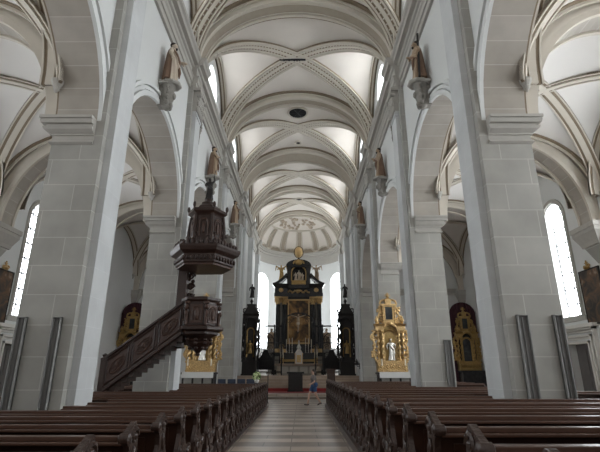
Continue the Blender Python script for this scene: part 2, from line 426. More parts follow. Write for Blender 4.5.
# ------------------------------------------------------------------ vaults
def vault_mid(ya, yb, gap):
    g0, g1 = gap if isinstance(gap, tuple) else (gap, gap)
    return (ya + g0 + yb - g1) / 2, (yb - ya - g0 - g1) / 2
def groin(xc, hw, zs, h, ya, yb, nx=48, ny=48, gap=.0):
    yc, hl = vault_mid(ya, yb, gap)
    def f(x, y):
        a = min(1, abs(x - xc) / hw); b = min(1, abs(y - yc) / hl)
        return zs + h * max(sqrt(max(0, 1 - a * a)), sqrt(max(0, 1 - b * b)))
    vs = []; fs = []
    tx = [-cos(pi * i / nx) for i in range(nx + 1)]
    for j in range(ny + 1):
        y = ya if j == 0 else yb if j == ny else yc - hl * cos(pi * (j - 1) / (ny - 2))
        for i in range(nx + 1):
            x = xc + hw * tx[i]; vs.append((x, y, f(x, y)))
    for j in range(ny):
        for i in range(nx):
            k = j * (nx + 1) + i; fs.append((k, k + 1, k + nx + 2, k + nx + 1))
    return MB().add(vs, fs)

def rib_path(fn, n=30):
    P = [Vector(fn(i / n)) for i in range(n + 1)]; out = []
    for i, p in enumerate(P):
        t = (P[min(i + 1, n)] - P[max(i - 1, 0)]).normalized()
        h = P[-1] - P[0]; h.z = 0; h.normalize(); sd = Vector((h.y, -h.x, 0))
        nm = sd.cross(t).normalized()
        if nm.z > 0: nm = -nm
        elif abs(nm.z) < 1e-3: pass
        out.append((p, sd, nm))
    return out
def rect(a, b, c, d): return [(a, c), (b, c), (b, d), (a, d)]

def diag(xc, hw, zs, h, ya, yb, gap, sx, sy):
    yc, hl = vault_mid(ya, yb, gap)
    def f(t):
        u = cos(t * pi)          # 1 .. -1 along one diagonal
        return (xc + sx * hw * u, yc + sy * hl * u, zs + h * sqrt(max(0, 1 - u * u)))
    return f

def band(mb, xc, hw, zs, h, y0, y1, d_in, d_out, n=48):
    # transverse arch slab from d_in below the vault line up to d_out below it
    def c(d): return [(xc - (hw - d) * cos(pi * i / n), zs + (h - d) * sin(pi * i / n)) for i in range(n + 1)]
    A, B = c(d_in), c(d_out)
    L = 0
    for i in range(n):
        dl = sqrt((A[i][0] - A[i + 1][0]) ** 2 + (A[i][1] - A[i + 1][1]) ** 2)
        P = lambda q, y: (q[0], y, q[1])
        mb.quad(P(A[i], y0), P(A[i + 1], y0), P(A[i + 1], y1), P(A[i], y1), uv=[(10, L), (10, L + dl), (11, L + dl), (11, L)])
        mb.quad(P(A[i], y0), P(A[i + 1], y0), P(B[i + 1], y0), P(B[i], y0), uv=[(10, L), (10, L + dl), (10.2, L + dl), (10.2, L)])
        mb.quad(P(A[i], y1), P(A[i + 1], y1), P(B[i + 1], y1), P(B[i], y1), uv=[(10, L), (10, L + dl), (10.2, L + dl), (10.2, L)])
        L += dl

def lunette(xc, hw, zs, h, ya, yb, gap, sx, inset):
    yc, hl = vault_mid(ya, yb, gap)
    def f(t):
        u = cos(t * pi); return (xc + sx * (hw - inset), yc + hl * u, zs + h * sqrt(max(0, 1 - u * u)))
    return f

# nave
for k in range(6):
    ya, yb = YC[k], YC[k + 1]; nn = k + 1; G = tuple((1.0 if q == 4 else .5) + .36 for q in (k, k + 1))
    struct('ceiling_%d' % nn, groin(0, WV + .06, ZV, HV, ya, yb, gap=G), 'vault', smooth=True, sm_ang=30)
    gr, mo, orn = MB(), MB(), MB()
    for sx in (1, -1):
        p = rib_path(diag(0, WV, ZV, HV, ya, yb, G, sx, 1), 44)
        gr.sweep(p, rect(-.46, .46, -.05, .05))
        for a, b, d in ((-.45, -.37, .11), (.37, .45, .11), (-.30, -.22, .10), (.22, .30, .10), (-.09, .09, .09)): mo.sweep(p, rect(a, b, -.05, d))
        if k < 4:
            for j in range(2, 43):
                q0, q1 = Vector(p[j][0]), Vector(p[j + 1][0]); m_ = max(1, int((q1 - q0).length / .17))
                for u in range(m_):
                    for e_ in (-1, 1):
                        orn.ell(q0.lerp(q1, u / m_) + p[j][2] * .06 + p[j][1] * (.155 * e_), (.045, .05, .04), 5, 4)
    for sx in (1, -1):
        p = rib_path(lunette(0, WV, ZV, HV, ya, yb, G, sx, .10), 30)
        gr.sweep(p, rect(-.22, .22, -.05, .04))
        for a, b, d in ((-.22, -.15, .10), (.15, .22, .10), (-.05, .05, .08)): mo.sweep(p, rect(a, b, -.05, d))
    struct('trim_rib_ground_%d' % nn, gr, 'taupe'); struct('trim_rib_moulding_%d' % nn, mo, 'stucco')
    if orn.v: struct('trim_rib_garland_%d' % nn, orn, 'stucco')
for k, y in enumerate(YC):
    hb = 1.0 if k == 4 else .5
    a, b, c = MB(), MB(), MB()
    band(a, 0, WV, ZV - .02, HV, y - hb, y + hb, .24, -.1)
    for e_ in (-1, 1):
        band(b, 0, WV, ZV - .02, HV, *sorted((y + e_ * (hb + .015), y + e_ * (hb - .13))), .32, -.1)
        band(b, 0, WV, ZV - .02, HV, *sorted((y + e_ * (hb + .16), y + e_ * (hb + .07))), .14, -.1)
        band(b, 0, WV, ZV - .02, HV, *sorted((y + e_ * (hb - .2), y + e_ * (hb - .25))), .28, -.1)
    band(c, 0, WV, ZV - .02, HV, y - hb - .35, y + hb + .35, .05, -.1)  # taupe-coloured ground strips along both edges of the arch
    struct('trim_arch_%d' % (k + 1), a, 'arch_stone'); struct('trim_arch_moulding_%d' % (k + 1), b, 'stucco'); struct('trim_arch_taupe_%d' % (k + 1), c, 'taupe')

# aisles
AX, AH, AZ, AR = 9.03, 3.27, 8.35, 2.95
BZ, BR = 7.35, 3.95                              # aisle transverse arches spring lower than the vault
AY = [-4.6, 2.5, 10.0, 17.2, 25.1, 33.0]
for s in (-1, 1):
    nm = SIDE[s]
    for k in range(5):
        ya, yb = AY[k], AY[k + 1]
        struct('ceiling_aisle_%s_%d' % (nm, k + 1), groin(s * AX, AH + .03, AZ, AR, ya, yb, 40, 40, .79), 'vault_pale', smooth=True, sm_ang=30)
        gr, mo = MB(), MB()
        ps = [rib_path(diag(s * AX, AH, AZ, AR, ya, yb, .79, sx, 1), 40) for sx in (1, -1)] + [rib_path(lunette(s * AX, AH, AZ, AR, ya, yb, .79, sx, .20), 30) for sx in (1, -1)]
        for p in ps:
            gr.sweep(p, rect(-.25, .25, -.05, .02))
            for a, b, d in ((-.25, -.20, .045), (.20, .25, .045), (-.10, .10, .06)): mo.sweep(p, rect(a, b, -.05, d))
        struct('trim_aisle_rib_ground_%s_%d' % (nm, k + 1), gr, 'taupe'); struct('trim_aisle_rib_%s_%d' % (nm, k + 1), mo, 'stucco')
    for k, y in enumerate(AY):
        a, b, c = MB(), MB(), MB()
        band(a, s * AX, AH, BZ, BR, y - .45, y + .45, .30, -.9, 36)
        for e_ in (-1, 1):
            band(b, s * AX, AH, BZ, BR, *sorted((y + e_ * .465, y + e_ * .34)), .37, -.1, 36)
            band(b, s * AX, AH, BZ, BR, *sorted((y + e_ * .475, y + e_ * .36)), .20, .06, 36)
            band(b, s * AX, AH, AZ, AR, *sorted((y + e_ * .66, y + e_ * .58)), .13, -.1, 36)
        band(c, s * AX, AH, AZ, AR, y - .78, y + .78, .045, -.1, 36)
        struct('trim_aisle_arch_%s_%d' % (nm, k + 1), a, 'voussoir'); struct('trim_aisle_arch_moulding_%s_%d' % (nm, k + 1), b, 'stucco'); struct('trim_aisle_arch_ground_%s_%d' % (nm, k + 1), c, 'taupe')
    # outer wall with tall arched windows and a doorway under one of them
    X = lambda a: s * a
    wins = [(-2.2, .75), (.6, .75), (5.0, .75), (7.8, .75), (12.4, .75), (15.0, .75), (19.95, .75), (22.6, .75)]
    zb, zsp, zt = 3.95, 8.5, 9.25
    wl = MB(); ys = [-6, 33.0]
    for yc, r in wins: ys += [yc - r * cos(pi * i / 14) for i in range(15)]
    ys += [19.05, 20.55]; ys = sorted(set(round(y, 4) for y in ys))
    for p, q in zip(ys, ys[1:]):
        mid = (p + q) / 2; wn = [u for u in wins if abs(mid - u[0]) < u[1]]
        z0 = 2.75 if 19.05 <= mid <= 20.55 else 0
        if wn:
            yc, r = wn[0]; top = lambda y: zsp + (zt - zsp) * sqrt(max(0, 1 - ((y - yc) / r) ** 2))
            wl.quad((X(XW), p, z0), (X(XW), q, z0), (X(XW), q, zb), (X(XW), p, zb))
            wl.quad((X(XW), p, top(p)), (X(XW), q, top(q)), (X(XW), q, 11.8), (X(XW), p, 11.8))
            wl.quad((X(XW), p, top(p)), (X(XW), q, top(q)), (X(XW + .45), q, top(q)), (X(XW + .45), p, top(p)))
            wl.quad((X(XW), p, zb), (X(XW), q, zb), (X(XW + .45), q, zb), (X(XW + .45), p, zb))
        else: wl.quad((X(XW), p, z0), (X(XW), q, z0), (X(XW), q, 11.8), (X(XW), p, 11.8))
        if z0: wl.quad((X(XW), p, z0), (X(XW), q, z0), (X(XW + .45), q, z0), (X(XW + .45), p, z0))
    for yc, r in wins:
        for e_ in (-1, 1): wl.quad((X(XW), yc + e_ * r, zb), (X(XW + .45), yc + e_ * r, zb), (X(XW + .45), yc + e_ * r, zsp), (X(XW), yc + e_ * r, zsp))
    for yy in (19.05, 20.55): wl.quad((X(XW), yy, 0), (X(XW + .45), yy, 0), (X(XW + .45), yy, 2.75), (X(XW), yy, 2.75))
    struct('wall_aisle_' + nm, wl, 'plaster')
    fr = MB()
    for i, (yc, r) in enumerate(wins):
        pts = [(yc - r, zb), (yc + r, zb)] + [(yc + r * cos(pi * j / 14), zsp + (zt - zsp) * sin(pi * j / 14)) for j in range(15)]
        wo = struct('window_%d' % (20 + i + (10 if s > 0 else 0)), MB().prism(pts, 'x', X(XW + .40), X(XW + .44)), 'glass_al' if s < 0 else 'glass_ar')
        g = MB(); a, b = sorted((X(XW + .36), X(XW + .405)))
        for d in (0,): g.box(a, b, yc + d - .025, yc + d + .025, zb, zt)
        zz = zb + .55
        while zz < 9.0: g.box(a, b, yc - r, yc + r, zz - .03, zz + .03); zz += .72
        for e_ in (-1, 1): g.box(a, b, yc + e_ * r - .04, yc + e_ * r + .04, zb, zsp)
        struct('glazing_bar', g, 'leadbar', wo)
        a, b = sorted((X(XW), X(XW - .07)))
        for e_ in (-1, 1):
            fr.box(a, b, *sorted((yc + e_ * (r + .06), yc + e_ * (r + .24))), zb - .1, zsp)
        fr.box(a, b, yc - r - .3, yc + r + .3, zb - .25, zb - .05)
        ring(s, X(XW), yc - r, yc + r, .06, .18, .07, fr, zsp, zt - zsp, -s, 14)
    struct('trim_window_surround_' + nm, fr, 'stone')
    # wall responds
    for k, y in enumerate(AY[1:]):
        q = MB(); a, b = sorted((X(XW), X(XW - .32))); q.frus(*sorted((X(XW), X(XW - .06))), y - .18, y + .18, 5.75, a, b, y - .5, y + .5, 6.5)
        struct('pillar_respond_%s_%d' % (nm, k + 1), q, 'ashlar')
        c = MB()
        for w0, z0, z1, w1 in ((.04, 6.45, 6.6, .08), (.08, 6.6, 6.95, .24), (.24, 6.95, 7.1, .24), (.28, 7.1, 7.3, .28)):
            xa, xb = sorted((X(XW), X(XW - .32 - w0))); Xa, Xb = sorted((X(XW), X(XW - .32 - w1)))
            c.frus(xa, xb, y - .5 - w0, y + .5 + w0, z0, Xa, Xb, y - .5 - w1, y + .5 + w1, z1)
        struct('trim_respond_capital_%s_%d' % (nm, k + 1), c, 'stone')
    a, b = sorted((X(XW + .3), X(XW + .36)))
    d = struct('door_%d' % (1 if s < 0 else 2), MB().box(a, b, 19.05, 20.55, .0, 2.75), 'door')
    g = MB(); a, b = sorted((X(XW + .27), X(XW + .31)))
    for yy in (19.15, 19.85):
        for z0, z1 in ((.2, 1.2), (1.4, 2.55)): g.box(a, b, yy, yy + .55, z0, z1)
    struct('door_panel', g, 'door', d)
    g = MB()
    for wd, th in ((.0, .10), (.16, .06), (.26, .14), (.44, .09), (.54, .18)):
        a, b = sorted((X(XW + .02), X(XW - th)))
        g.box(a, b, 19.05 - wd - .09, 19.05 - wd, 0, 2.75 + wd + .09); g.box(a, b, 20.55 + wd, 20.55 + wd + .09, 0, 2.75 + wd + .09)
        g.box(a, b, 19.05 - wd - .09, 20.55 + wd + .09, 2.75 + wd, 2.75 + wd + .09)
    a, b = sorted((X(XW + .02), X(XW - .3))); g.box(a, b, 18.2, 21.4, 3.38, 3.52)
    struct('trim_door_%s' % nm, g, 'frame_white')
    # east end of the aisle
    g = MB(); a, b = sorted((X(XO), X(XW + .2))); g.box(a, b, 32.9, 33.3, 0, 12.2)
    struct('wall_aisle_end_' + nm, g, 'plaster')
    g = MB(); a, b = sorted((X(XO + .3), X(XW))); g.box(a, b, 32.7, 32.92, 7.0, 7.25); g.box(a, b, 32.62, 32.92, 7.25, 7.45)
    struct('trim_aisle_end_' + nm, g, 'stone')

for s in (-1, 1):
    c = MB()
    for y in AY[1:]:
        for e_ in (-1, 1):
            for xx, sg in ((XO, 1), (XW, -1)):
                c.lathe(s * (xx + sg * .02), y + e_ * .80, [(.02, 8.12), (.07, 8.2), (.08, 8.28), (.14, 8.38), (.15, 8.46)], 10)
    struct('trim_rib_corbel_' + SIDE[s], c, 'stone')
# apse
def ap(t, r, z): return (r * cos(t), YAP + r * sin(t), z)
aw = MB(); wins = [(radians(27), radians(14)), (radians(153), radians(14))]
ts = sorted(set([pi * i / 48 for i in range(49)] + [c + w_ * cos(pi * i / 12) for c, w_ in wins for i in range(13)]))
ZB, ZSP, ZT = 4.0, 11.3, 12.3
for p, q in zip(ts, ts[1:]):
    mid = (p + q) / 2; wn = [u for u in wins if abs(mid - u[0]) < u[1]]
    if wn:
        c, w_ = wn[0]; top = lambda t: ZSP + (ZT - ZSP) * sqrt(max(0, 1 - ((t - c) / w_) ** 2))
        aw.quad(ap(p, RAP, FZ - .2), ap(q, RAP, FZ - .2), ap(q, RAP, ZB), ap(p, RAP, ZB))
        aw.quad(ap(p, RAP, top(p)), ap(q, RAP, top(q)), ap(q, RAP, ZV), ap(p, RAP, ZV))
        aw.quad(ap(p, RAP, top(p)), ap(q, RAP, top(q)), ap(q, RAP + .5, top(q)), ap(p, RAP + .5, top(p)))
        aw.quad(ap(p, RAP, ZB), ap(q, RAP, ZB), ap(q, RAP + .5, ZB), ap(p, RAP + .5, ZB))
    else: aw.quad(ap(p, RAP, FZ - .2), ap(q, RAP, FZ - .2), ap(q, RAP, ZV), ap(p, RAP, ZV))
for c, w_ in wins:
    for e_ in (-1, 1): aw.quad(ap(c + e_ * w_, RAP, ZB), ap(c + e_ * w_, RAP + .5, ZB), ap(c + e_ * w_, RAP + .5, ZSP), ap(c + e_ * w_, RAP, ZSP))
struct('wall_apse', aw, 'plaster')
for i, (c, w_) in enumerate(wins):
    g = MB(); N = 14
    for j in range(N):
        a, b = c - w_ * cos(pi * j / N), c - w_ * cos(pi * (j + 1) / N)
        h = lambda t: ZSP + (ZT - ZSP) * sqrt(max(0, 1 - ((t - c) / w_) ** 2))
        g.quad(ap(a, RAP + .45, ZB), ap(b, RAP + .45, ZB), ap(b, RAP + .45, h(b)), ap(a, RAP + .45, h(a)))
    wo = struct('window_%d' % (50 + i), g, 'glass_p')
    g = MB()
    for t in (c - w_ / 3, c + w_ / 3): g.tube([ap(t, RAP + .4, ZB), ap(t, RAP + .4, ZT - .1)], .025, 5)
    for k in range(9): g.tube([ap(c - w_ + 2 * w_ * u / 6, RAP + .4, ZB + .5 + .85 * k) for u in range(7)], .025, 5)
    struct('glazing_bar', g, 'leadbar', wo)
# apse conch with meridian ribs, cornice, oculus relief
cv = []; cf = []; NU, NV = 48, 20
for j in range(NV + 1):
    ph = pi / 2 * j / NV
    for i in range(NU + 1):
        t = pi * i / NU; cv.append((RAP * cos(ph) * cos(t), YAP + RAP * cos(ph) * sin(t), ZV + (HV - .05) * sin(ph)))
for j in range(NV):
    for i in range(NU):
        k = j * (NU + 1) + i; cf.append((k, k + 1, k + NU + 2, k + NU + 1))
struct('ceiling_apse', MB().add(cv, cf), 'vault', smooth=True)
gr, mo = MB(), MB()
for t in [pi * (i + .5) / 7 for i in range(7)]:
    for dt in (-.075, .075):
        def f(u, t=t + dt):
            ph = radians(6 + 36 * u); return (RAP * cos(ph) * cos(t), YAP + RAP * cos(ph) * sin(t), ZV + (HV - .05) * sin(ph))
        P = [Vector(f(i / 12)) for i in range(13)]
        mo.tube([p + (Vector((0, YAP, ZV)) - p).normalized() * .04 for p in P], .07, 5)
    def f(u, t=t):
        ph = radians(6 + 36 * u); return (RAP * cos(ph) * cos(t), YAP + RAP * cos(ph) * sin(t), ZV + (HV - .05) * sin(ph))
    P = [Vector(f(i / 12)) for i in range(13)]; vs = []
    sd = Vector((-sin(t), cos(t), 0))
    gr.sweep([(p, sd, (Vector((0, YAP, ZV)) - p).normalized()) for p in P], rect(-.22, .22, -.02, .03))
    a = t + pi / 14
    if a < pi:   # shell lunettes over the cornice
        mo.tube([ap(a + .17 * cos(pi * q / 10), RAP - .08, ZV + .1 + .62 * sin(pi * q / 10)) for q in range(11)], .07, 5)
        c = Vector(ap(a, RAP - .02, ZV + .1))
        gr.add([c] + [ap(a + .15 * cos(pi * q / 10), RAP - .07, ZV + .1 + .55 * sin(pi * q / 10)) for q in range(11)], [(0, i, i + 1) for i in range(1, 11)])
def ringz(r, ph): return [(r * cos(pi * i / 40) * cos(ph), YAP + r * sin(pi * i / 40) * cos(ph), ZV + (HV - .05) * sin(ph)) for i in range(41)]
mo.tube(ringz(RAP - .03, radians(44)), .11, 6)
struct('trim_conch_ground', gr, 'arch_stone'); struct('trim_conch_rib', mo, 'stucco')
rel = MB(); random.seed(3)
for i in range(46):
    t = pi * (.14 + .72 * random.random()); ph = radians(49 + 24 * random.random()); r = RAP - .05
    rel.ell((r * cos(ph) * cos(t), YAP + r * cos(ph) * sin(t), ZV + (HV - .1) * sin(ph)), (.12 + .1 * random.random(), .12, .12 + .12 * random.random()), 7, 5)
struct('trim_conch_relief', rel, 'statue_pale')
e = MB()
for r0, z0, z1 in ((.10, 13.6, 14.1), (.07, 14.1, 14.6), (.20, 14.6, 14.85), (.38, 14.85, 15.0), (.48, 15.0, 15.2)):
    for i in range(40):
        a, b = pi * i / 40, pi * (i + 1) / 40
        e.quad(ap(a, RAP - r0, z0), ap(b, RAP - r0, z0), ap(b, RAP - r0, z1), ap(a, RAP - r0, z1))
        e.quad(ap(a, RAP - r0, z0), ap(b, RAP - r0, z0), ap(b, RAP, z0), ap(a, RAP, z0))
        e.quad(ap(a, RAP - r0, z1), ap(b, RAP - r0, z1), ap(b, RAP, z1), ap(a, RAP, z1))
struct('trim_apse_cornice', e, 'stone')

# ================================================================== things
ORD = ['first', 'second', 'third', 'fourth', 'fifth', 'sixth', 'seventh', 'eighth', 'ninth', 'tenth', 'eleventh', 'twelfth', 'thirteenth',
       'fourteenth', 'fifteenth', 'sixteenth', 'seventeenth', 'eighteenth', 'nineteenth', 'twentieth', 'twenty-first', 'twenty-second']

# ------------------------------------------------------------------ pews
def spline(P, m=4):
    out = []; n = len(P)
    for i in range(n):
        a, b, c, d = [Vector(P[(i + k - 1) % n]) for k in range(4)]
        for j in range(m):
            t = j / m
            out.append(tuple(.5 * ((2 * b) + (c - a) * t + (2 * a - 5 * b + 4 * c - d) * t * t + (3 * b - a - 3 * c + d) * t ** 3)))
    return out
END = spline([(-.20, 0), (.44, 0), (.47, .07), (.38, .16), (.40, .28), (.48, .40), (.50, .50), (.44, .57), (.34, .56), (.26, .62), (.17, .72), (.12, .84), (.115, .95),
              (.085, 1.03), (.045, 1.10), (.015, 1.125), (-.04, 1.10), (-.12, 1.06), (-.19, 1.03), (-.225, .985), (-.21, .945), (-.17, .93), (-.13, .905), (-.105, .86), (-.09, .76), (-.14, .66), (-.19, .54), (-.17, .38), (-.12, .26), (-.18, .14)], 3)
def bench_end(s, x, parent):
    mb = MB().prism(END, 'x', s * x, s * (x + .058))
    mb.box(*sorted((s * (x - .015), s * (x + .09))), -.24, .5, 0, .06)
    e = mb.build('bench_end', 'pew_carved', parent, smooth=True, sm_ang=40)
    c = MB(); xf = s * (x - .005)
    for (y, z, r, fl, st) in ((-.01, .99, .085, 1, 0), (-.18, .985, .045, -1, 0), (.40, .50, .085, -1, pi / 2), (-.08, .56, .10, 1, pi), (.30, .26, .10, -1, 0), (-.07, .22, .08, 1, 1)):
        c.scroll((xf, y, z), r, 1.4, .022, fl, st, 'x', 14); c.ell((xf, y, z), (.035, .04, .04), 6, 5)
    for (y, z, a) in ((.02, .80, .2), (.05, .68, -.5), (.0, .42, .4), (.16, .48, -.9), (.12, .30, .6), (.22, .14, -.2), (.02, .12, .3)):
        c.ell((xf, y, z), (.03, .045, .10), 7, 5, Matrix.Rotation(a, 3, 'X'))
    # rolled head of the end and of the arm, standing proud on both sides
    for y, z, r in ((-.18, .985, .05), (.42, .50, .065)):
        n = 12; k = len(c.v)
        c.lathe(0, 0, [(r * .6, -.03), (r, -.015), (r, .075), (r * .6, .09)], n)
        for q in range(k, len(c.v)):
            vx, vy, vz = c.v[q]; c.v[q] = (s * (x + vz), y + vx, z + vy)
    c.build('carved_scrollwork', 'pew_carved', e, smooth=True)
    return e
def make_pew(s, L, label, group):
    t = thing('church_pew', label, 'pew', group=group)
    def b(mb, x0, x1, y0, y1, z0, z1): a, c = sorted((s * x0, s * x1)); return mb.box(a, c, y0, y1, z0, z1)
    b(MB(), .06, L - .06, -.02, .40, .41, .455).build('seat', 'pew', t, bevel=.008)
    mb = MB(); a, c = sorted((s * .06, s * (L - .06)))
    mb.frus(a, c, .0, .04, .12, a, c, -.09, -.05, .93)
    mb.build('backrest', 'pew', t)
    mb = MB(); n = max(2, int(L / 1.3))
    for i in range(n):
        u0, u1 = .12 + (L - .24) * i / n + .06, .12 + (L - .24) * (i + 1) / n - .06
        p, q = sorted((s * u0, s * u1))
        mb.frus(p, q, -.035, .0, .5, p, q, -.10, -.07, .86)
    mb.build('back_panel', 'pew', t)
    mb = MB(); b(mb, .05, L - .05, -.20, -.02, .925, .955); b(mb, .05, L - .05, -.13, -.015, .955, 1.0)
    mb.build('book_rest', 'pew_rail', t, bevel=.008)
    mb = MB(); b(mb, .08, L - .08, -.42, -.24, .16, .20); mb.build('kneeler', 'pew', t, bevel=.006)
    mb = MB()
    for u in [L * (i + 1) / (n + 1) for i in range(n)]: b(mb, u - .03, u + .03, -.40, .36, 0, .41)
    mb.build('support', 'pew', t)
    bench_end(s, 0, t)
    MB().prism([(y, z * .86) for y, z in END], 'x', s * (L - .07), s * L).build('bench_end', 'pew', t)
    return t
proto = {}
def pew_row(s, Y, L, label, z):
    key = (s, L)
    grp = 'pews %s of the central aisle' % SIDE[s]
    if key not in proto: proto[key] = o = make_pew(s, L, label, grp)
    else: o = dup(proto[key], label=label)
    o.location = (s * 1.45, Y, z)
for s, y0, st, n, z in ((-1, 2.95, .98, 21, .03), (1, 2.40, 1.05, 20, .16)):
    for k in range(n):
        Y = y0 + st * k
        L = 6.3
        for a, b in PIERS:
            if a - .62 < Y < b + .50 or (s < 0 and 14.9 < Y < 18): L = 2.74
        r = n - 1 - k
        side = SIDE[s]
        if k == 0: lab = 'dark wooden pew %s of the aisle, the row nearest the camera' % side
        elif r == 0: lab = 'dark wooden pew %s of the aisle, front row nearest the altar' % side
        else: lab = '%sdark wooden pew %s of the aisle, %s row from the altar' % ('short ' if L < 4 else 'long ', side, ORD[r])
        pew_row(s, Y, L, lab, z)

# front screens of the two blocks
t = thing('pew_screen', 'tall dark wooden panel at altar end of the right pews, facing the aisle', 'screen', (1.72, 23.2, 0))
MB().box(-.20, .20, -.04, .04, .0, 1.68).build('panel', 'pew', t, bevel=.01)
mb = MB()
for z0, z1 in ((.15, .75), (.85, 1.5)): mb.box(-.13, .13, -.055, -.035, z0, z1)
mb.build('raised_field', 'pew_carved', t, bevel=.008); MB().box(-.24, .24, -.07, .07, 1.66, 1.74).build('cap', 'pew', t, bevel=.01); MB().box(-.24, .24, -.07, .07, 0, .1).build('base', 'pew', t)
for s in (-1, 1):
    t = thing('pew_barrier', 'low dark wooden barrier closing the %s pew block by the altar steps' % SIDE[s], 'barrier', (s * 1.45, 23.22, 0))
    a, b = sorted((s * (.05 if s < 0 else .52), s * 6.2))
    MB().box(a, b, -.03, .03, 0, 1.0).build('board', 'pew', t); MB().box(a, b, -.16, .06, 1.0, 1.04).build('book_rest', 'pew', t, bevel=.008)
    mb = MB()
    for i in range(5):
        p, q = a + (b - a) * i / 5 + .08, a + (b - a) * (i + 1) / 5 - .08; mb.box(p, q, .028, .05, .15, .85)
    mb.build('raised_field', 'pew_carved', t)
    if s < 0: MB().box(-.06, .0, -.14, .08, 0, 1.08).build('end_post', 'pew_carved', t, bevel=.01)

# ------------------------------------------------------------------ carved figures
def figure(h, la=(-.30, -.12, .95), ra=(.32, -.18, 1.05), seed=0, child=False):
    """a robed carved figure facing -y, base at z 0; la/ra = hand positions for height 1.75"""
    rnd = random.Random(seed); k = h / 1.75; mb = MB(); n = 30; ph = rnd.random() * 6
    rows = [(.00, .27, .22), (.04, .29, .235), (.35, .25, .20), (.70, .225, .18), (.98, .20, .15), (1.10, .20, .15), (1.28, .23, .155), (1.40, .22, .13), (1.47, .12, .09), (1.52, .06, .06)]
    vs = []; fs = []
    for z, rx, ry in rows:
        lean = .045 * sin(z * 2.2)
        for i in range(n):
            a = 2 * pi * i / n; m = 1 + (.17 * sin(8 * a + ph + 1.6 * z) + .10 * sin(4 * a - 2.6 * z)) * max(0, 1 - z / 1.4)
            vs.append(((rx * cos(a) * m + lean) * k, ry * sin(a) * m * k, z * k))
    for j in range(len(rows) - 1):
        for i in range(n): fs.append((j * n + i, j * n + (i + 1) % n, (j + 1) * n + (i + 1) % n, (j + 1) * n + i))
    fs.append(tuple(range(n))[::-1]); fs.append(tuple(range((len(rows) - 1) * n, len(rows) * n)))
    mb.add(vs, fs)
    V = lambda *p: (p[0] * k, p[1] * k, p[2] * k)
    mb.tube([V(0, 0, 1.42), V(0, -.01, 1.58)], .055 * k, 8)
    mb.ell(V(0, -.02, 1.645), (.105 * k, .12 * k, .14 * k), 12, 9)
    mb.ell(V(0, -.14, 1.64), (.02 * k, .03 * k, .035 * k), 6, 5)           # nose
    mb.ell(V(0, -.10, 1.555), (.05 * k, .04 * k, .06 * k), 7, 5)            # chin, beard
    for sg, hd in ((-1, la), (1, ra)):
        sh = Vector((sg * .20, 0, 1.38)); hd = Vector(hd); el = (sh + hd) / 2 + Vector((sg * .10, .03, -.06))
        mb.tube([sh * k, el * k, hd * k], [.085 * k, .07 * k, .05 * k], 9)
        mb.tube([(el * .5 + hd * .5) * k, (el * .3 + hd * .7 + Vector((0, 0, -.14))) * k], [.06 * k, .03 * k], 7)   # hanging sleeve
        mb.ell(hd * k, (.04 * k, .045 * k, .055 * k), 8, 6)
        for f in range(4):
            mb.tube([hd * k, (hd + Vector((sg * (.01 + .018 * f - .03), -.07, .02 - .02 * f))) * k], [.014 * k, .011 * k], 5)
    # mantle slung from one shoulder
    mb.tube([V(-.2, -.05, 1.38), V(-.05, -.17, 1.15), V(.16, -.17, .9), V(.24, -.05, .72)], [.07 * k, .075 * k, .08 * k, .06 * k], 8)
    mb.tube([V(.22, -.1, .95), V(.24, -.13, .55), V(.2, -.12, .25)], [.06 * k, .07 * k, .04 * k], 8)
    mb.ell(V(.10, -.2, .05), (.05 * k, .10 * k, .05 * k), 7, 5); mb.ell(V(-.09, -.2, .05), (.05 * k, .10 * k, .05 * k), 7, 5)
    return mb
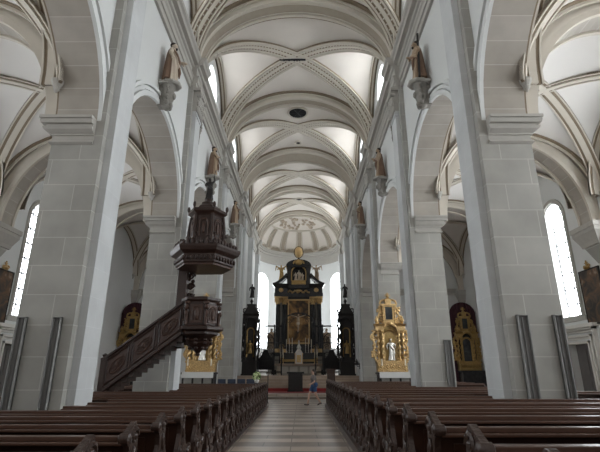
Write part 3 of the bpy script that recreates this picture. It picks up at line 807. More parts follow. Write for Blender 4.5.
def statue(name, label, cat, loc, rz, h, m='statue', la=(-.30, -.12, .95), ra=(.32, -.18, 1.05), seed=0, hair='hair', group=None, parts=None):
    t = thing(name, label, cat, loc, rz, group)
    figure(h, la, ra, seed).build('figure', m, t, remesh=h / 95)
    k = h / 1.75
    if hair:
        mb = MB(); mb.ell((0, .02 * k, 1.71 * k), (.118 * k, .12 * k, .10 * k), 12, 8); mb.ell((0, .06 * k, 1.60 * k), (.085 * k, .06 * k, .12 * k), 10, 7)
        mb.ell((0, -.11 * k, 1.53 * k), (.05 * k, .045 * k, .06 * k), 8, 6)
        mb.build('hair', hair, t, smooth=True)
    if h > 1.5:
        mb = MB(); q = lambda *p: tuple(c * k for c in p)
        N = 26; rows = [(1.43, .17, .12), (1.36, .25, .17), (1.15, .28, .205), (.8, .30, .235), (.4, .335, .26), (.05, .365, .275)]; vs = []; fs = []
        for z, rx, ry in rows:
            for i in range(N + 1):
                an = radians(-22 + 224 * i / N); m_ = 1 + .075 * sin(9 * an + seed + z) * (1.4 - z)
                vs.append(q(rx * cos(an) * m_, ry * sin(an) * m_ + .01, z))
        nn = len(vs)
        for z, rx, ry in rows:
            for i in range(N + 1):
                an = radians(-22 + 224 * i / N); m_ = .90 + .075 * sin(9 * an + seed + z) * (1.4 - z); vs.append(q(rx * cos(an) * m_, ry * sin(an) * m_ + .01, z))
        W_ = N + 1
        for j in range(len(rows) - 1):
            for i in range(N):
                k0 = j * W_ + i; fs += [(k0, k0 + 1, k0 + W_ + 1, k0 + W_), (nn + k0, nn + k0 + 1, nn + k0 + W_ + 1, nn + k0 + W_)]
            for e0 in (j * W_, j * W_ + N): fs.append((e0, e0 + W_, nn + e0 + W_, nn + e0))
        for j in (0, len(rows) - 1):
            for i in range(N): k0 = j * W_ + i; fs.append((k0, k0 + 1, nn + k0 + 1, nn + k0))
        mb.add(vs, fs).build('mantle', 'mantle', t, smooth=True)
        mb = MB().tube([q(-.24, -.06, 1.36), q(-.12, -.19, 1.2), q(.06, -.235, 1.02), q(.22, -.19, .90), q(.29, -.04, .82)], [.03 * k, .045 * k, .055 * k, .05 * k, .03 * k], 9)
        mb.tube([q(.20, -.20, .92), q(.24, -.235, .66), q(.20, -.24, .40)], [.04 * k, .055 * k, .02 * k], 8)
        mb.build('sash', 'mantle', t, smooth=True)
    if parts: parts(t, k)
    return t
def console(label, loc, rz):
    t = thing('carved_console', label, 'bracket', (loc[0] * .9965, loc[1], loc[2]), rz, None)
    mb = MB()    # facing -y, its back against the wall at y = 0, its top at z = 0
    mb.lathe(0, -.38, [(.30, -.10), (.36, -.06), (.36, 0)], 8, pi / 8)
    mb.box(-.30, .30, -.34, .0, -.12, -.02)
    mb.build('top', 'stone', t)
    mb = MB().lathe(0, -.28, [(.06, -1.05), (.16, -.95), (.12, -.85), (.22, -.62), (.25, -.4), (.20, -.28), (.28, -.1)], 12)
    mb.box(-.14, .14, -.3, .0, -.95, -.1)
    mb.build('corbel', 'stone_dark', t, smooth=True)
    mb = MB()
    for sg in (-1, 1):
        mb.scroll((sg * .22, -.36, -.3), .14, 1.4, .035, sg, 0); mb.scroll((sg * .16, -.36, -.7), .11, 1.4, .03, -sg, 0)
        for z in (-.2, -.45, -.62, -.85): mb.ell((sg * .2, -.34, z), (.07, .08, .10), 7, 5)
    mb.ell((0, -.50, -.5), (.10, .08, .13), 9, 7); mb.ell((0, -.42, -.88), (.08, .08, .12), 8, 6)
    mb.build('carving', 'stone_dark', t, smooth=True)
def staff(pts, r=.02, m='statue'): return lambda t, k: MB().tube([tuple(c * k for c in p) for p in pts], r * k, 6).build('staff', m, t)
WHERE = ['nearest', 'middle', 'farthest']
ST = [(-1, 13.25, 'bearded figure in pale robe holding out a hand', (-.30, -.12, .95), (.30, -.42, 1.12), 'statue_pale', None),
      (-1, 21.1, 'robed figure with arms folded over its chest', (-.08, -.24, 1.15), (.10, -.25, 1.2), 'statue', None),
      (-1, 29.0, 'small brown robed figure high on the wall', (-.28, -.15, .9), (.20, -.3, 1.2), 'statue', None),
      (1, 13.2, 'tan robed figure with a long dark beam', (-.14, -.28, 1.2), (.30, -.12, 1.05), 'statue', staff([(.38, -.08, 0), (.20, .05, 2.0)], .045, 'blackwood')),
      (1, 21.3, 'tan robed figure with raised forearm beside the pilaster', (-.2, -.32, 1.25), (.28, -.12, .9), 'statue', None),
      (1, 29.2, 'small dark-haired robed figure high on the wall', (-.26, -.15, .95), (.15, -.25, 1.15), 'statue', None)]
for i, (s, y, lb, la, ra, m, pt) in enumerate(ST):
    wv = WHERE[i % 3]
    zc = 11.3; rz = pi / 2 if s < 0 else -pi / 2
    console('carved grey stone wall console under the %s statue on the %s nave wall' % (wv, SIDE[s]), (s * XI, y, zc), rz)
    statue('statue', '%s, %s statue on the %s nave wall' % (lb, wv, SIDE[s]), 'statue', (s * (XI - .34), y, zc), rz, 1.72, m, la, ra, i, parts=pt)
# stucco rosettes under the entablature behind the second pilasters
for s in (-1, 1):
    t = thing('wall_ornament', 'round carved stucco ornament below the cornice on the %s nave wall' % SIDE[s], 'ornament', (s * XI, 18.75, 13.0), pi / 2 if s < 0 else -pi / 2)
    mb = MB()
    for i in range(8): a = pi / 4 * i; mb.ell((.27 * cos(a), -.07, .27 * sin(a)), (.10, .07, .10), 7, 5)
    mb.ell((0, -.1, 0), (.12, .1, .12), 9, 6); mb.build('rosette', 'stone_dark', t, smooth=True)
    mb = MB(); mb.tube([(-.05 + .05 * cos(i), -.06, -.35 - .12 * i) for i in range(7)], [.09, .1, .08, .09, .07, .05, .03], 7); mb.build('pendant', 'stone_dark', t, smooth=True)

# ------------------------------------------------------------------ vault fittings
t = thing('iron_bar', 'black iron bar hung across the nave vault centre', 'bar', (-.25, 21.15, 18.72))
MB().tube([(-.75, 0, 0), (.75, 0, 0)], .06, 8).build('bar', 'iron', t)
mb = MB()
for x in (-.5, 0, .5): mb.tube([(x, 0, 0), (x, 0, .2)], .025, 6)
mb.build('hanger', 'iron', t)
mb = MB()
for x in (-.5, -.2, .1, .4): mb.ell((x, 0, -.02), (.08, .08, .07), 7, 5)
mb.build('knob', 'iron', t, smooth=True)
for (y, r, z, lb) in ((26.75, .60, 18.78, 'large black round opening with stucco rim in the nave vault'), (31.0, .16, 18.78, 'tiny black round hole in the vault before the chancel arch'), (43.2, .32, 18.78, 'black round opening in the chancel vault above the altar')):
    t = thing('vault_opening', lb, 'vent', (0, y, z))
    MB().lathe(0, 0, [(r, -.03), (r, .06)], 24).build('opening', 'dark', t)
    mb = MB(); mb.tube([((r + .07) * cos(a * pi / 12), (r + .07) * sin(a * pi / 12), -.01) for a in range(25)], .07, 6)
    mb.build('rim', 'stucco', t, smooth=True)
    if r > .5:
        mb = MB()
        for i in range(3): mb.tube([(r * cos(pi * i / 3), r * sin(pi * i / 3), -.05), (-r * cos(pi * i / 3), -r * sin(pi * i / 3), -.05)], .02, 5)
        mb.build('grille', 'iron', t)

# ------------------------------------------------------------------ altars
def column(parent, x, y, z0, z1, r, sm, cm, twist=False):
    H = z1 - z0
    if twist:
        c = MB().tube([(x + r * .35 * cos(i * .9), y + r * .35 * sin(i * .9), z0 + H * (.06 + .80 * i / 28)) for i in range(29)], r * .85, 8).build('column', sm, parent, smooth=True)
    else:
        c = MB().lathe(x, y, [(r, z0 + H * .05), (r * 1.03, z0 + H * .3), (r * .85, z0 + H * .88)], 14).build('column', sm, parent, smooth=True)
    MB().lathe(x, y, [(r * 1.45, z0), (r * 1.45, z0 + H * .02), (r * 1.2, z0 + H * .035), (r * 1.3, z0 + H * .05), (r, z0 + H * .065)], 14).build('column_base', cm, c)
    mb = MB().lathe(x, y, [(r * .88, z0 + H * .86), (r * 1.05, z0 + H * .87), (r * .95, z0 + H * .885), (r * 1.1, z0 + H * .93), (r * 1.4, z0 + H * .975)], 14)
    mb.box(x - r * 1.5, x + r * 1.5, y - r * 1.5, y + r * 1.5, z0 + H * .975, z1)
    for i in range(8):
        a = pi / 4 * i; mb.ell((x + r * 1.15 * cos(a), y + r * 1.15 * sin(a), z0 + H * .915), (r * .32, r * .32, H * .025), 6, 5); mb.ell((x + r * 1.3 * cos(a + .4), y + r * 1.3 * sin(a + .4), z0 + H * .95), (r * .3, r * .3, H * .02), 6, 5)
    mb.build('capital', cm, c, smooth=True)
    return c
def archframe(mb, x, hw, z0, zs, y, wd, th):
    """frame round an arched opening: x centre, half width hw, bottom z0, springing zs, front plane y"""
    P = [(x - hw, z0), (x - hw, zs)] + [(x - hw * cos(pi * i / 12), zs + hw * sin(pi * i / 12)) for i in range(1, 12)] + [(x + hw, zs), (x + hw, z0)]
    path = []
    for i, p in enumerate(P):
        a, b = P[max(i - 1, 0)], P[min(i + 1, len(P) - 1)]
        t = Vector((b[0] - a[0], 0, b[1] - a[1])).normalized(); path.append(((p[0], y, p[1]), Vector((-t.z, 0, t.x)), Vector((0, -1, 0))))
    mb.sweep(path, [(-wd * .2, -th), (wd, -th), (wd, th * .6), (wd * .6, th), (wd * .2, th * .5), (-wd * .2, th * .4)])
def acanthus(mb, x, z, y, w_, h_, sg, rnd, n=9):
    for i in range(n):
        u, v = rnd.random(), rnd.random()
        mb.ell((x + sg * w_ * u * (1 - .4 * v), y - .03 * rnd.random(), z + h_ * v), (.04 + .035 * rnd.random(), .04, .05 + .05 * rnd.random()), 6, 5, Matrix.Rotation(rnd.random() * 3, 3, 'Y'))
def retable(name, label, loc, g='gold', back='gold_dull', table='blackwood', niche=True, drape=False, wide=1.0, seed=1, group=None):
    """altar with a carved retable, facing -y; heights over the floor follow the side altars"""
    t = thing(name, label, 'altar', loc, 0, group); r = random.Random(seed); W = wide
    mb = MB().box(-.80 * W, .80 * W, -.95, -.10, .30, 1.42); mb.box(-.86 * W, .86 * W, -1.0, -.05, 1.42, 1.52); mb.box(-.86 * W, .86 * W, -1.0, -.05, .28, .40)
    mt = mb.build('altar_table', table, t, bevel=.01)
    mb = MB()
    for x in (-.5, 0, .5):
        mb.box((x - .2) * W, (x + .2) * W, -.965, -.94, .5, 1.32)
    mb.build('front_panel', 'stone_dark' if not drape else 'black', mt)
    MB().box(-1.05 * W, 1.05 * W, -1.06, .0, 0, .15).box(-.95 * W, .95 * W, -1.02, .0, .15, .30).build('step', 'tan', t)
    mb = MB().box(-.78 * W, .78 * W, -.42, .0, 1.50, 2.02); mb.box(-.82 * W, .82 * W, -.46, .0, 1.98, 2.10); mb.box(-.80 * W, .80 * W, -.45, 0, 1.56, 1.63)
    pr = mb.build('predella', g, t, bevel=.01)
    mb = MB()
    for x in (-.62, -.32, 0, .32, .62):
        for i in range(7): mb.ell((x * W + .11 * cos(i * .9), -.44, 1.8 + .10 * sin(i * .9)), (.05, .04, .05), 6, 5)
        mb.ell((x * W, -.46, 1.8), (.07, .05, .06), 7, 5)
    mb.build('carving', g, pr, smooth=True)
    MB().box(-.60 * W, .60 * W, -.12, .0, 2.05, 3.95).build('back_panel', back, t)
    mb = MB(); archframe(mb, 0, .31 * W, 2.14, 3.30, -.15, .10, .06); fr = mb.build('niche_frame' if niche else 'picture_frame', g, t, smooth=True)
    arch = [(-.30 * W, 2.13), (.30 * W, 2.13)] + [(.30 * W * cos(pi * i / 12), 3.30 + .30 * W * sin(pi * i / 12)) for i in range(13)]
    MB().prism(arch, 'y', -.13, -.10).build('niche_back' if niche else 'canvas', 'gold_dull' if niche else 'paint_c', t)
    for x in (-.66, -.44, .44, .66): column(t, x * W, -.27 if abs(x) < .5 else -.22, 2.10, 3.66, .075, g, g, twist=True)
    mb = MB()
    for sg in (-1, 1):
        a, b = sorted((sg * .34 * W, sg * .80 * W)); mb.box(a, b, -.40, 0, 3.66, 3.74); mb.box(a, b, -.36, 0, 3.74, 3.86); mb.frus(a, b, -.36, 0, 3.86, a - .05, b + .05, -.46, 0, 3.98)
    P = [(-.36 * W + .72 * W * i / 10, 3.74 + .22 * sin(pi * i / 10)) for i in range(11)]
    mb.sweep([((x, -.2, z), Vector((0, 1, 0)), Vector((0, 0, 1))) for x, z in P], rect(-.2, .2, -.04, .12))
    e = mb.build('entablature', g, t)
    mb = MB()
    for i in range(11): mb.ell((-.3 * W + .06 * W * i, -.40, 3.82 + .2 * sin(pi * i / 10)), (.045, .04, .05), 6, 5)
    mb.ell((0, -.44, 3.98), (.13, .06, .11), 9, 6); mb.build('garland', g, e, smooth=True)
    # upper storey
    MB().box(-.36 * W, .36 * W, -.22, .0, 3.96, 5.05).build('upper_panel', g, t)
    mb = MB().box(-.21 * W, .21 * W, -.27, -.21, 4.16, 4.22); mb.box(-.21 * W, .21 * W, -.27, -.21, 4.90, 4.96)
    for sg in (-1, 1): mb.box(*sorted((sg * .19 * W, sg * .25 * W)), -.27, -.21, 4.16, 4.96)
    uf = mb.build('upper_frame', g, t, bevel=.008)
    MB().box(-.19 * W, .19 * W, -.235, -.215, 4.22, 4.90).build('upper_picture', 'paint_c', uf)
    for x in (-.32, .32): column(t, x * W, -.27, 4.02, 4.98, .045, g, g, twist=True)
    mb = MB().box(-.46 * W, .46 * W, -.32, 0, 4.98, 5.06)
    for sg in (-1, 1):
        mb.tube([(sg * .46 * W, -.2, 5.06), (sg * .40 * W, -.2, 5.22), (sg * .24 * W, -.2, 5.30), (sg * .14 * W, -.2, 5.24)], [.05, .06, .06, .05], 7)
    mb.box(-.16 * W, .16 * W, -.25, 0, 5.05, 5.34); mb.build('pediment', g, t)
    mb = MB().lathe(0, -.14, [(.05, 5.32), (.12, 5.38), (.06, 5.44), (.09, 5.52), (.04, 5.58), (.02, 5.70)], 10)
    for i in range(12): mb.tube([(0, -.14, 5.5), (.20 * cos(pi * i / 11), -.14, 5.5 + .2 * sin(pi * i / 11))], [.02, .006], 4)
    mb.build('finial', g, t, smooth=True)
    for sg in (-1, 1):
        mb = MB()
        mb.scroll((sg * .86 * W, -.15, 3.28), .20, 1.4, .05, -sg, pi / 2); mb.scroll((sg * .84 * W, -.15, 2.45), .18, 1.4, .05, sg, -pi / 2)
        mb.tube([(sg * .78 * W, -.15, 2.1), (sg * .94 * W, -.15, 2.5), (sg * .82 * W, -.15, 2.9), (sg * .96 * W, -.15, 3.4), (sg * .78 * W, -.15, 3.7)], [.06, .07, .06, .07, .04], 7)
        acanthus(mb, sg * .72 * W, 2.1, -.16, .32, 1.6, sg, r, 26)
        mb.build('side_scroll', g, t, smooth=True)
        mb = MB(); mb.scroll((sg * .52 * W, -.15, 4.22), .17, 1.3, .05, sg, -pi / 2); mb.scroll((sg * .46 * W, -.15, 4.72), .13, 1.3, .04, -sg, pi / 2)
        mb.tube([(sg * .70 * W, -.15, 4.02), (sg * .56 * W, -.15, 4.4), (sg * .40 * W, -.15, 5.0)], [.07, .06, .04], 7); acanthus(mb, sg * .38 * W, 4.02, -.16, .34, .9, sg, r, 16)
        mb.build('upper_scroll', g, t, smooth=True)
        mb = MB().lathe(sg * .70 * W, -.25, [(.07, 3.98), (.04, 4.04), (.10, 4.16), (.08, 4.26), (.03, 4.30), (.04, 4.36), (.0, 4.44)], 10); mb.build('urn', g, t, smooth=True)
    if drape:
        mb = MB(); n = 24; P = [(-.98 * W + 1.96 * W * i / n, .05 + .03 * sin(i * 2.1)) for i in range(n + 1)]
        tp = lambda x: 5.2 + .85 * sqrt(max(0, 1 - (x / (.99 * W)) ** 2))
        for (xa, ya), (xb, yb) in zip(P, P[1:]):
            mb.quad((xa, ya, .3), (xb, yb, .3), (xb, yb, tp(xb)), (xa, ya, tp(xa))); mb.quad((xa, ya + .06, .3), (xb, yb + .06, .3), (xb, yb + .06, tp(xb)), (xa, ya + .06, tp(xa)))
        mb.box(-1.0 * W, 1.0 * W, .04, .12, .2, .3)
        mb.build('drape', 'maroon', t)
    return t
RX, LX = 4.98, -5.0
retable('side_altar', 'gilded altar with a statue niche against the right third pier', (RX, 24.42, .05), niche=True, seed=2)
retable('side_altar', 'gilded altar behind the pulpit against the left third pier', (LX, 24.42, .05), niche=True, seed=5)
statue('statue', 'small silvery robed figure in the niche of the right gilded altar', 'statue', (RX, 24.16, 2.15), 0, 1.12, 'silver', seed=11, hair='gold')
statue('statue', 'small silvery robed figure in the niche of the gilded altar behind the pulpit', 'statue', (LX, 24.16, 2.15), 0, 1.12, 'silver', seed=12, hair='gold')
for s, x in ((1, 11.40), (-1, -11.36)):
    retable('aisle_altar', 'gilded altar around a dark picture before a maroon drape in the %s aisle' % SIDE[s], (x, 30.9, .14), 'gold_dull', 'blackwood', 'black', niche=False, drape=True, wide=.92, seed=20 + s)
# altar cloths, candles, small things on the side altars
def candlestick(x, y, z, h, label, group, cm='gold', r=.035):
    t = thing('candlestick', label, 'candlestick', (x, y, z), 0, group)
    a = h * .5
    MB().lathe(0, 0, [(.09, 0), (.09, .02), (.03, .06), (.045, a * .4), (.02, a * .5), (.04, a * .75), (.02, a * .85), (.065, a * .97), (.065, a)], 10).build('stick', cm, t, smooth=True)
    MB().lathe(0, 0, [(r, a), (r, h), (r * .3, h + .02)], 9).build('candle', 'wax', t)
    return t
for x, sd in ((RX, 'right gilded altar'), (LX, 'gilded altar behind the pulpit')):
    tag(MB().box(x - .8, x + .8, 23.38, 23.95, 1.57, 1.585).box(x - .8, x + .8, 23.375, 23.39, 1.30, 1.585).build('altar_cloth', 'linen'), 'white cloth over the table of the %s' % sd, 'altar cloth')
    for e_ in (-1, 1): candlestick(x + e_ * .6, 23.68, 1.585, .62, '%s candle on the table of the %s' % ('left-hand' if e_ < 0 else 'right-hand', sd), None)

# dark carved side retables flanking the sanctuary entrance
def dark_retable(s):
    t = thing('carved_retable', 'tall black carved wooden retable on the %s side of the sanctuary entrance' % SIDE[s], 'retable', (s * 3.78, 35.95, FZ)); g = 'blackwood'; r = random.Random(9 + s)
    MB().box(-.56, .56, -.55, 0, 0, 1.0).box(-.62, .62, -.6, 0, 1.0, 1.1).box(-.62, .62, -.6, 0, 0, .12).build('base', g, t, bevel=.01)
    MB().box(-.46, .46, -.2, 0, 1.1, 4.6).build('back_panel', g, t)
    for x in (-.44, .44): column(t, x, -.38, 1.1, 4.3, .12, g, g, twist=True)
    mb = MB(); archframe(mb, 0, .24, 1.35, 3.3, -.22, .08, .05); mb.build('niche_frame', 'gold_dull', t, smooth=True)
    mb = MB().box(-.62, .62, -.55, 0, 4.3, 4.5).frus(-.62, .62, -.55, 0, 4.5, -.7, .7, -.62, 0, 4.66); mb.build('entablature', g, t)
    mb = MB().frus(-.6, .6, -.4, 0, 4.66, -.3, .3, -.3, 0, 5.3); mb.box(-.36, .36, -.34, 0, 5.3, 5.45); mb.build('upper_panel', g, t)
    mb = MB()
    for sg in (-1, 1): mb.scroll((sg * .5, -.25, 4.95), .2, 1.3, .06, sg, -pi / 2)
    mb.build('pediment_scroll', g, t, smooth=True)
    for q in (-.6, .6):
        mb = MB().tube([(q * .95, -.2, 1.1), (q * 1.15, -.2, 2.0), (q * .98, -.2, 3.0), (q * 1.1, -.2, 4.3)], [.07, .09, .07, .06], 7)
        acanthus(mb, q * .9, 1.3, -.25, .25, 2.8, 1 if q > 0 else -1, r, 26); mb.build('side_carving', g, t, smooth=True)
    MB().lathe(0, -.18, [(.16, 5.44), (.07, 5.52), (.14, 5.7), (.05, 5.85), (.03, 6.0)], 9).build('finial', g, t, smooth=True)
    figure(1.1, seed=s + 4).build('figure', g, t, remesh=.022).location = (0, -.18, 5.98)
    figure(1.0, seed=s + 7).build('gilded_figure', 'gold_dull', t, remesh=.02).location = (0, -.36, 1.6)
for s in (-1, 1): dark_retable(s)

# ------------------------------------------------------------------ high altar
t = thing('high_altar', 'tall black marble high altar with gilded capitals and a golden painting', 'altar', (-.03, 43.6, FZ)); B = 'black'
mb = MB().box(-2.45, 2.45, -1.2, 0, 0, 1.9); mb.box(-2.5, 2.5, -1.25, 0, 1.8, 1.95); mb.box(-2.5, 2.5, -1.25, 0, 0, .2)
ba = mb.build('base', B, t, bevel=.02)
mb = MB()
for x in (-2.05, -1.25, 1.25, 2.05): mb.box(x - .25, x + .25, -1.23, -1.19, .4, 1.6)
mb.build('inlay_panel', 'stone_dark', ba)
MB().box(-2.2, 2.2, -.35, 0, 1.9, 7.3).build('back_wall_panel', B, t)
for x, y in ((-2.0, -.95), (-1.38, -.75), (1.38, -.75), (2.0, -.95)): column(t, x, y, 1.95, 7.15, .22, B, 'gold')
for x in (-1.7, 1.7): MB().box(x - .12, x + .12, -.42, -.3, 2.0, 7.0).build('inlay_strip', 'stone_dark', t)
mb = MB().box(-1.05, 1.05, -.44, -.36, 2.75, 2.9).box(-1.05, 1.05, -.44, -.36, 6.85, 7.0)
for sg in (-1, 1): mb.box(*sorted((sg * .94, sg * 1.07)), -.46, -.36, 2.75, 7.0)
pf = mb.build('picture_frame', 'gold', t, bevel=.02)
MB().box(-.95, .95, -.40, -.37, 2.9, 6.85).build('canvas', 'paint_b', pf)
mb = MB()
for sg in (-1, 1): mb.box(*sorted((sg * 1.05, sg * 2.35)), -1.25, 0, 7.15, 7.5)
mb.box(-1.3, 1.3, -.6, 0, 7.15, 7.5)
for sg in (-1, 1): mb.box(*sorted((sg * 1.1, sg * 2.3)), -1.2, 0, 7.5, 8.0); mb.frus(*sorted((sg * 1.05, sg * 2.3)), -1.2, 0, 8.0, *sorted((sg * .95, sg * 2.55)), -1.5, 0, 8.35)
mb.box(-1.3, 1.3, -.55, 0, 7.5, 8.0); mb.box(-1.35, 1.35, -.9, 0, 8.0, 8.35)
en = mb.build('entablature', B, t, bevel=.015)
mb = MB()
for i in range(17):
    x = -1.0 + 2.0 * i / 16; mb.ell((x, -.62, 7.72 + .10 * sin(i * 1.5)), (.10, .06, .10), 7, 5)
mb.ell((0, -.68, 7.8), (.30, .08, .16), 9, 6)
for x in (-1.7, 1.7):
    for i in range(8): mb.ell((x + .16 * cos(i * .8), -1.24, 7.76 + .14 * sin(i * .8)), (.08, .05, .08), 7, 5)
    mb.ell((x, -1.28, 7.76), (.10, .06, .10), 8, 6)
mb.build('gilded_ornament', 'gold', en, smooth=True)
# broken pediment sweeps and the upper aedicule
for sg in (-1, 1):
    mb = MB()
    mb.sweep([((sg * (2.45 - 1.35 * u), -.6, 8.35 + .95 * u ** 1.6), Vector((0, 1, 0)), Vector((sg * .6, 0, .8))) for u in [i / 8 for i in range(9)]], rect(-.6, .5, -.1, .16))
    mb.build('pediment', B, t)
mb = MB()
for sg in (-1, 1): mb.box(*sorted((sg * .72, sg * 1.15)), -.75, 0, 8.35, 10.15)
mb.box(-1.2, 1.2, -.85, 0, 10.1, 10.3)
arc = [(-1.25, 10.3), (1.25, 10.3)] + [(1.25 * cos(pi * i / 14), 10.3 + .62 * sin(pi * i / 14)) for i in range(15)]
mb.prism(arc, 'y', -.85, 0); mb.box(-1.1, 1.1, -.12, 0, 8.35, 10.3)
up = mb.build('upper_aedicule', B, t, bevel=.015)
mb = MB(); archframe(mb, 0, .68, 8.8, 9.55, -.70, .10, .06); mb.ell((0, -.9, 10.55), (.38, .1, .25), 9, 6)
for i in range(9): a = pi * i / 8; mb.ell((.5 * cos(a), -.9, 10.5 + .3 * sin(a)), (.09, .06, .09), 6, 5)
mb.box(-.7, .7, -.9, -.6, 8.38, 8.78)
mb.build('gilded_ornament', 'gold_dull', up, smooth=True)
random.seed(5); mb = MB()
for x, h_, sd in ((-.32, .85, 31), (.02, 1.05, 32), (.36, .8, 33)):
    f = figure(h_, seed=sd); b0 = len(mb.v); mb.add([(vx + x, vy - .5, vz + 8.8) for vx, vy, vz in f.v], f.f)
mb.build('sculpture_group', 'statue_pale', up, remesh=.03)
mb = MB()
MB().lathe(0, -.3, [(.28, 10.85), (.2, 10.95), (.1, 11.08), (.06, 11.2)], 12).build('crowning_plinth', B, t, smooth=True)
for sg in (-1, 1):
    mb = MB(); mb.scroll((sg * 1.5, -.3, 9.0), .30, 1.3, .08, sg, -pi / 2); mb.tube([(sg * 2.2, -.3, 8.4), (sg * 1.8, -.3, 8.9), (sg * 1.2, -.3, 9.6)], [.10, .09, .06], 7); mb.build('side_scroll', B, t, smooth=True)
for sg in (-1, 1):
    mb = figure(1.55, la=(-.4, -.2, 1.3), ra=(.4, -.2, 1.3), seed=41 + sg)
    for q in (-1, 1): mb.tube([(q * .15, .1, 1.25), (q * .5, .15, 1.5), (q * .6, .15, 1.0)], [.10, .10, .03], 7)
    mb.build('angel', 'gold_dull' if sg < 0 else 'statue', t, remesh=.03).location = (sg * 1.75, -.4, 8.85)
t2 = thing('sunburst', 'golden oval sunburst crowning the top of the high altar', 'ornament', (-.03, 43.3, 12.7))
mb = MB().ell((0, 0, .38), (.40, .10, .52), 18, 12); mb.tube([(0, 0, -.2), (0, 0, -.05)], .05, 7); mb.build('medallion', 'gold', t2, smooth=True)
mb = MB()
for i in range(24):
    a = 2 * pi * i / 24; mb.tube([(.36 * cos(a), 0, .38 + .48 * sin(a)), (.54 * cos(a), 0, .38 + .68 * sin(a))], [.045, .012], 5)
mb.build('rays', 'gold', t2, smooth=True)
MB().tube([(.46 * cos(2 * pi * i / 28), .02, .38 + .6 * sin(2 * pi * i / 28)) for i in range(29)], .045, 6).build('wreath', 'blackwood', t2, smooth=True)
MB().lathe(0, 0, [(.12, -.20), (.05, -.14), (.07, -.08), (.03, 0)], 10).build('stem', 'gold', t2, smooth=True)

# mensa in front of the high altar, with its silver and candles
t = thing('mensa', 'long altar table below the high altar with pale front panels', 'altar table', (0, 41.85, FZ))
MB().box(-2.0, 2.0, -.35, .38, 0, .78).build('body', 'stone', t); MB().box(-2.28, 2.28, -.55, .40, .78, .95).build('table_top', 'tan', t, bevel=.02)
mb = MB()
for x in (-1.3, -.45, .45, 1.3): mb.box(x - .34, x + .34, -.39, -.34, .12, .7)
mb.build('front_panel', 'frame_white', t)
for sg in (-1, 1): MB().lathe(sg * 1.75, -.42, [(.2, 0), (.2, .1), (.26, .3), (.2, .6), (.14, .7), (.2, .78)], 10).build('baluster', 'statue_pale', t, smooth=True)
tz = FZ + .95
t = thing('gradine', 'black stepped shelf on the altar table carrying candles', 'shelf', (0, 41.85, tz))
MB().box(-1.75, 1.75, .02, .36, 0, .55).build('lower_step', 'black', t); MB().box(-1.45, 1.45, .14, .36, .55, .95).build('upper_step', 'black', t)
MB().box(-1.6, 1.6, .0, .03, .18, .38).build('gilded_band', 'gold_dull', t)
t = thing('tabernacle', 'silver and gold tabernacle rising between the altar candles', 'tabernacle', (0, 41.70, tz))
MB().box(-.30, .30, -.15, .13, 0, .9).build('body', 'silver', t, bevel=.01); MB().box(-.2, .2, -.18, -.14, .1, .75).build('tabernacle_door', 'gold', t, bevel=.01)
mb = MB().frus(-.36, .36, -.2, .13, .9, -.16, .16, -.1, .1, 1.25)
mb.lathe(0, 0, [(.16, 1.25), (.22, 1.4), (.12, 1.6), (.04, 1.8), (.08, 1.88), (.01, 2.1)], 10)
mb.build('spire', 'silver', t, smooth=True)
for sg in (-1, 1): column(t, sg * .33, -.12, .0, .9, .04, 'gold', 'gold')
for i, x in enumerate((-1.15, -.88, -.62, .62, .88, 1.15)):
    candlestick(x, 42.10, tz + .95, 1.25 + .25 * (1 - abs(x)), 'tall white altar candle, %s from the left on the upper step' % ORD[i], 'tall candles on the upper step', 'silver')
for i, x in enumerate((-1.65, -1.42, 1.42, 1.65)):
    candlestick(x, 41.6, tz, 1.0, 'white candle standing on the altar table, %s from the left' % ORD[i], 'candles on the altar table', 'gold')
for sg in (-1, 1):
    t = thing('reliquary', 'gilded bust reliquary on the %s end of the stepped shelf' % SIDE[sg], 'reliquary', (sg * 1.58, 42.02, tz + .55))
    MB().box(-.16, .16, -.13, .13, 0, .25).build('base', 'black', t, bevel=.01)
    mb = MB().ell((0, 0, .5), (.19, .13, .28), 12, 8); mb.ell((0, -.02, .88), (.10, .11, .14), 10, 7); mb.tube([(0, 0, .6), (0, 0, .85)], .06, 8); mb.build('bust', 'statue_pale', t, smooth=True)
    mb = MB().tube([(.2 * cos(2 * pi * i / 16), .06, .95 + .2 * sin(2 * pi * i / 16)) for i in range(17)], .02, 5); mb.build('halo', 'gold', t)
# freestanding altar block on the carpet
t = thing('altar_block', 'dark freestanding altar block on the red carpet before the steps', 'altar table', (-.18, 32.6, .275))
MB().box(-.50, .50, -.30, .30, .06, 1.18).build('body', 'blackwood', t, bevel=.01); MB().box(-.60, .60, -.38, .38, 1.18, 1.30).build('table_top', 'black', t, bevel=.012); MB().box(-.56, .56, -.35, .35, 0, .07).build('plinth', 'black', t)
mb = MB().box(-.38, .38, -.315, -.29, .22, 1.02); mb.build('front_panel', 'blackwood', t, bevel=.01)

# ------------------------------------------------------------------ wrought-iron screen and crucifix
t = thing('iron_screen', 'black wrought-iron screen with arched middle across the sanctuary', 'screen', (0, 36.6, FZ)); I = 'iron'
zb_, zm = 5.05 - FZ + .05, 3.73 - FZ + .05
mb = MB()
for sg in (-1, 1): mb.tube([(sg * 3.2, 0, zb_), (sg * 1.35, 0, zb_)], .055, 6)
mb.tube([(1.35 * cos(pi * i / 16), 0, zb_ + .05 + 1.0 * sin(pi * i / 16)) for i in range(17)], .055, 6)
mb.build('top_rail', I, t)
mb = MB()
for sg in (-1, 1):
    for z_, r_ in ((zm, .045), (.25, .05), (1.15, .03)): MB().tube([(sg * 3.2, 0, z_), (sg * 1.35, 0, z_)], r_, 6).build('cross_rail', I, t)
for x in (-3.2, -1.95, -1.35, 1.35, 1.95, 3.2):
    MB().tube([(x, 0, 0), (x, 0, zb_ + .12)], .055, 7).build('post', I, t)
